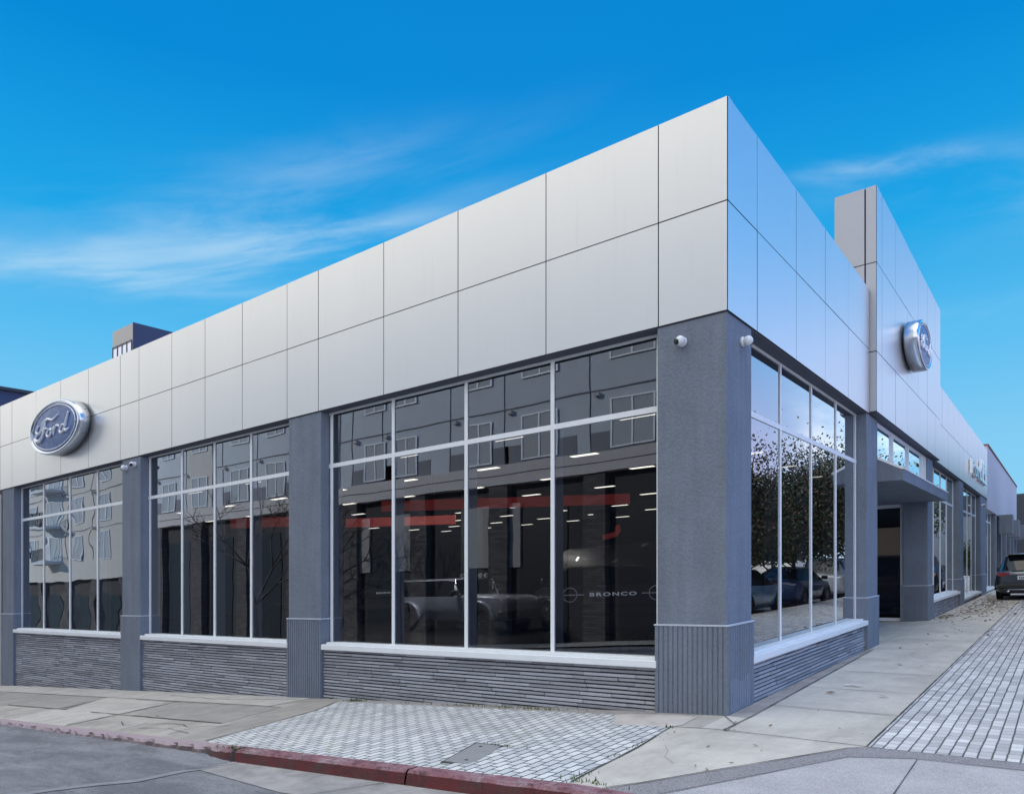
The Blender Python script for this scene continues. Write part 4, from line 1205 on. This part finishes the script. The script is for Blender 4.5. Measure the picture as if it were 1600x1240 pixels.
leafy_tree((4.75, 15.4, 0), 5.4, 1.35, 14000, 1, 'foliage', 'sparse leafy street tree reflected in the pane beside the corner pier', 'trees along the right street', leaf=.10, ztrunk=.2)
leafy_tree((4.75, 20.4, 0), 6.1, 2.0, 26000, 2, 'foliage', 'dense street tree with reddish tips reflected across the middle panes', 'trees along the right street', leaf=.105, ztrunk=.18)
leafy_tree((4.75, 26.5, 0), 6.6, 2.2, 22000, 3, 'foliage', 'broad street tree reflected in the pane beside the second pier', 'trees along the right street', leaf=.115, ztrunk=.2)
leafy_tree((9.5, 24.0, 0), 5.4, 2.6, 9000, 7, 'evergreen', 'dark evergreen behind the parked cars reflected low in the middle panes', 'trees along the right street', leaf=.26, ztrunk=.08)
leafy_tree((9.5, 33.0, 0), 5.4, 2.6, 9000, 8, 'evergreen', 'dark evergreen behind the parked cars reflected beside the second pier', 'trees along the right street', leaf=.26, ztrunk=.08)
leafy_tree((5.2, 38, 0), 6.6, 2.3, 3000, 4, 'evergreen', 'dark street tree reflected in the far windows', 'trees along the right street', leaf=.26)
leafy_tree((5.6, 50, 0), 6.0, 2.4, 3000, 5, 'evergreen', 'dark green street tree furthest along the right street', 'trees along the right street', leaf=.26)
leafy_tree((2.7, 60.5, 0), 3.0, 1.3, 2500, 6, 'evergreen', 'dark shrubby tree in front of the dark building at the far right', 'trees along the right street', leaf=.2, ztrunk=.1)
def bare_tree(loc, h, seed, label):
    rnd = random.Random(seed)
    o = empty('bare_tree', loc, 0, label, 'tree', 'leafless trees across the left street')
    b = MB(); c_ = MB()
    def grow(mb, p, d_, l, r, n):
        q = p+d_*l; mid = p+d_*l*.5+Vector((rnd.gauss(0, .04), rnd.gauss(0, .04), 0))*l
        mb.tube([p, mid, q], [r, r*.85, r*.65], 6 if r > .03 else 3)
        if n == 0: return
        for k in range(3 if n > 1 else 4):
            a = Vector((rnd.gauss(0, 1), rnd.gauss(0, 1), rnd.gauss(0, .5)))
            nd = (d_+a*.42).normalized()
            grow(c_, q, nd, l*rnd.uniform(.62, .85), r*.6, n-1)
    grow(b, Vector((0, 0, 0)), Vector((0, 0, 1)), h*.28, .14, 5)
    b.build('trunk', 'bark', o); c_.build('crown', 'bark', o)
bare_tree((-33, -15.9, g(-33, 0)), 9.5, 5, 'leafless street tree reflected in the second window')
bare_tree((-27, -15.9, g(-27, 0)), 8.0, 9, 'smaller leafless street tree reflected beside it, nearer the corner')

# ------------------------------------------------------------------ buildings across the left street (seen in the glass)
def apartments(name, x0, x1, yw, base, belt0, belt1, top, label, step, wallm, altm, seed, balc=True, spots=None, FH=3.05):
    rnd = random.Random(seed)
    o = empty(name, ((x0+x1)/2, yw, base), 0, label, 'building')
    cx = (x0+x1)/2
    X = lambda x: x-cx
    zb = belt0-base; zt = belt1-base; zT = top-base
    b = MB(); b.box(X(x0), X(x1), -14, -.35, 0, zb); b.build('ground_floor', 'apt_dark', o)
    b = MB(); b.box(X(x0), X(x1), -14, .12, zb, zt); b.build('belt_course', 'apt_taupe' if wallm == 'apt_grey' else 'apt_cream', o)
    b = MB(); b.box(X(x0), X(x1), -14, 0, zt, zT); b.build('wall', wallm, o)
    b = MB(); b.box(X(x0)-.1, X(x1)+.1, -14.1, .25, zT, zT+.3); b.build('roof', 'apt_taupe', o)
    x = x0+.4; i = 0
    while x < x1-1.5:
        b = MB(); b.box(X(x), X(x)+1.1, -.36, .02, 0, zb); b.build('column', 'ledgestone', o)
        b = MB(); b.box(X(x)+1.6, X(x)+4.2, -.37, -.30, .3, zb-1.2); b.build('shopfront', 'apt_shop', o)
        x += 5.2
    if spots is None:
        spots = []
        x = x0+.6; i = 0
        while x < x1-step*.8:
            spots.append((x+.3, x+.3+min(2.0, step*.40), i % 3 == 2, i % 4 == 1)); x += step; i += 1
    for (xa, xb, cream, has_b) in spots:
        w2 = xb-xa
        if cream:
            b = MB(); b.box(X(xa)-.6, X(xb)+.6, 0, .10, zt, zT); b.build('bay_panel', altm, o)
        elif wallm == 'apt_grey':
            b = MB(); b.box(X(xa)-1.0, X(xb)+1.0, .0, .02, zt, zt+.85); b.build('dark_band', 'apt_band', o)
        yo = .10 if cream else .02
        z = zt+.10
        while z+2.1 < zT:
            wn = empty('window'); wn.parent = o
            b = MB(); b.box(X(xa), X(xb), yo, yo+.03, z, z+2.05); b.build('pane', 'apt_window', wn)
            b = MB()
            for a in (0, .5, 1): b.box(X(xa)+w2*a-.04, X(xa)+w2*a+.04, yo+.03, yo+.07, z, z+2.05)
            for zz in (z, z+2.0): b.box(X(xa), X(xb), yo+.031, yo+.065, zz, zz+.06)
            b.build('frame', 'white_frame', wn)
            b = MB(); b.box(X(xa)-.75, X(xa)-.5, yo, yo+.2, z+2.2, z+2.36); b.build('vent', 'apt_taupe', o)
            if balc and has_b:
                bl = MB(); bl.box(X(xa)-.6, X(xb)+.9, 0, 1.5, z-.28, z-.05); bo_ = bl.build('balcony', 'apt_grey', o)
                bl = MB()
                nb = int((w2+1.5)/.14)
                for q in range(nb+1): bl.box(X(xa)-.6+q*.14, X(xa)-.58+q*.14, 1.45, 1.48, z-.05, z+.95)
                bl.box(X(xa)-.6, X(xb)+.9, 1.44, 1.49, z+.95, z+1.0); bl.build('railing', 'dark_trim', bo_)
            z += FH
        b = MB(); b.box(X(xa)-1.05, X(xa)-1.02, .0, .03, zt, zT); b.build('panel_joint', 'joint', o)
    if wallm == 'apt_grey':
        b = MB(); b.box(X(x0), X(x1), .12, .135, zb+.42, zb+.45); b.build('reveal', 'apt_dark', o)
        for xa, xb in ((-28.6, -27.4), (-25.6, -23.9), (-20.6, -17.2), (-33.5, -31.5)):
            b = MB(); b.box(X(xa), X(xb), -.34, -.2, 5.3, zb-.9); b.build('wall_panel', 'apt_wall_low', o)
    for z in [zt+2.55+FH*k for k in range(4)]:
        if z < zT-.2:
            b = MB(); b.box(X(x0), X(x1), 0, .05, z, z+.04); b.build('reveal', 'apt_band', o)
    return o
apartments('apartment_building', -50.5, -3.0, -19.0, -2.6, 6.55, 7.45, 16.5, 'grey and cream apartment block with dark stone ground floor across the left street', 5.6, 'apt_grey', 'apt_cream', 3, balc=False, FH=3.7, spots=[(-6.6, -4.6, False, False), (-12.3, -10.3, False, False), (-16.9, -15.0, False, False), (-20.3, -18.7, False, False), (-25.1, -23.6, False, False), (-27.5, -25.9, False, False), (-31.8, -30.2, True, False), (-36.4, -34.6, False, False), (-40.2, -38.4, False, False), (-44.8, -43.0, True, False), (-48.9, -47.2, False, False)])
apartments('apartment_building', -92, -52, -19.0, -4.4, 3.0, 4.6, 13.8, 'pale cream apartment block with balconies, reflected in the leftmost window', 4.6, 'apt_cream', 'apt_grey', 4, balc=True)
# low buildings across the right street, seen only in the glass and cladding
for (y0, y1, h_, m_, lb) in ((30, 58, 4.6, 'apt_cream', 'low cream commercial building across the right street reflected in the glass'), (60, 90, 6.0, 'apt_taupe', 'taupe two storey building far along the right street')):
    o = empty('shop_building', (25, y0, 0), 0, lb, 'building')
    b = MB(); b.box(0, 12, 0, y1-y0, -.2, h_); b.build('wall', m_, o)
    b = MB(); b.box(-.15, 12.1, -.1, y1-y0+.1, h_, h_+.25); b.build('roof', 'apt_dark', o)
    y = 1.5
    while y < y1-y0-4:
        b = MB(); b.box(-.04, 0, y, y+3, .6, 3.0); b.build('window', 'apt_window', o); y += 4.5

# ------------------------------------------------------------------ litter and weeds
def flakes(name, spots, m, label, cat, smin, smax, up=False):
    b = MB()
    for x, y, n, sx_, sy_ in spots:
        for i in range(n):
            px, py = x+random.gauss(0, sx_), y+random.gauss(0, sy_)
            z = g(px, py)+.012
            s_ = random.uniform(smin, smax); a = random.uniform(0, 6.28)
            if up:
                h_ = s_*random.uniform(.8, 1.6); l_ = Vector((random.gauss(0, .4), random.gauss(0, .4), 1)).normalized()*h_
                d_ = Vector((math.cos(a), math.sin(a), 0))*s_*.18; p = Vector((px, py, z-.005))
                b.b.faces.new([b.b.verts.new(q) for q in (p-d_, p+d_, p+l_*.6+d_*.8, p+l_, p+l_*.55-d_*.8)])
            else:
                u = Vector((math.cos(a), math.sin(a), random.uniform(-.25, .35)))*s_; v = Vector((-math.sin(a), math.cos(a), random.uniform(-.3, .3)))*s_*.45
                p = Vector((px, py, z+s_*.15))
                b.b.faces.new([b.b.verts.new(q) for q in (p-u, p+v*.8-u*.2, p+v+u*.4, p+u, p-v*.9+u*.1)])
    o = b.build(name, m); tag(o, label, cat, kind='stuff'); return o
flakes('leaf_litter', [(.6, 17.5, 130, .4, 1.2), (.7, 21, 240, .4, 1.6), (.9, 24.5, 320, .5, 1.6), (.25, 16.0, 90, .12, .6), (1.2, 20, 110, .6, 4), (.8, 12, 26, .4, 3), (.3, 29, 160, .3, 3), (.9, 4, 5, .5, 2)], 'litter', 'brown fallen leaves drifted on the pavement along the right facade', 'leaves', .03, .07)
flakes('leaf_litter', [(.05, -1.2, 3, .3, .3), (.7, -1.3, 3, .2, .3), (.28, -.72, 5, .05, .03), (.6, -.2, 4, .35, .5), (.7, 1.4, 4, .4, .6), (.6, -2.2, 4, .15, .2), (-8, -1.5, 12, 2.5, .8), (-3, -3.1, 8, 1.5, .03)], 'litter', 'scattered single dead leaves on the near pavement slabs', 'leaves', .012, .032)
flakes('weeds', [(-5.9, -.10, 160, .10, .03), (-2.6, -.14, 130, .35, .03), (-3.6, -.12, 90, .6, .02), (-.10, -2.9, 30, .04, .10), (-.2, -1.9, 25, .03, .35), (-1.45, -2.13, 35, .15, .02), (-4.4, -3.2, 70, .15, .03), (.05, -2.98, 40, .15, .03), (-.30, -.82, 15, .04, .03)], 'weeds', 'low green weeds and moss growing in the joints between wall, setts and kerb', 'weeds', .012, .034, up=True)
o = empty('paper_scrap', (.72, 2.55, g(.7, 2.5)+.012), 0, 'crumpled strip of white paper lying on the pavement before the right window', 'litter')
b = MB()
pts = [(-.11, .02), (-.03, .05), (.03, .03), (.10, .045), (.12, .0), (.04, -.02), (-.04, .01), (-.09, -.03)]
b.prism(pts, 'z', .004, .014); b.build('paper', 'paper', o)
# pale repaint patch low on the corner pier
# ------------------------------------------------------------------ the block follows the climb of the street
bpy.context.view_layer.update()
done = set()
def shear_mesh(me, rz):
    if me.name in done: return
    done.add(me.name)
    c_, s_ = math.cos(rz), math.sin(rz)
    for v in me.vertices:
        wx, wy = c_*v.co.x-s_*v.co.y, s_*v.co.x+c_*v.co.y
        v.co.z += SLOPE*(wx*RT.x+wy*RT.y)
    me.update()
def walk(o, rz):
    if o.type == 'MESH': shear_mesh(o.data, rz)
    for ch in o.children: walk(ch, rz)
for o in list(COL.objects):
    if o.parent or o.type not in ('MESH', 'EMPTY'): continue
    L_ = o.location
    o.location.z = L_.z + SLOPE*((L_.x-CAM.x)*RT.x+(L_.y-CAM.y)*RT.y)
    walk(o, o.rotation_euler[2])
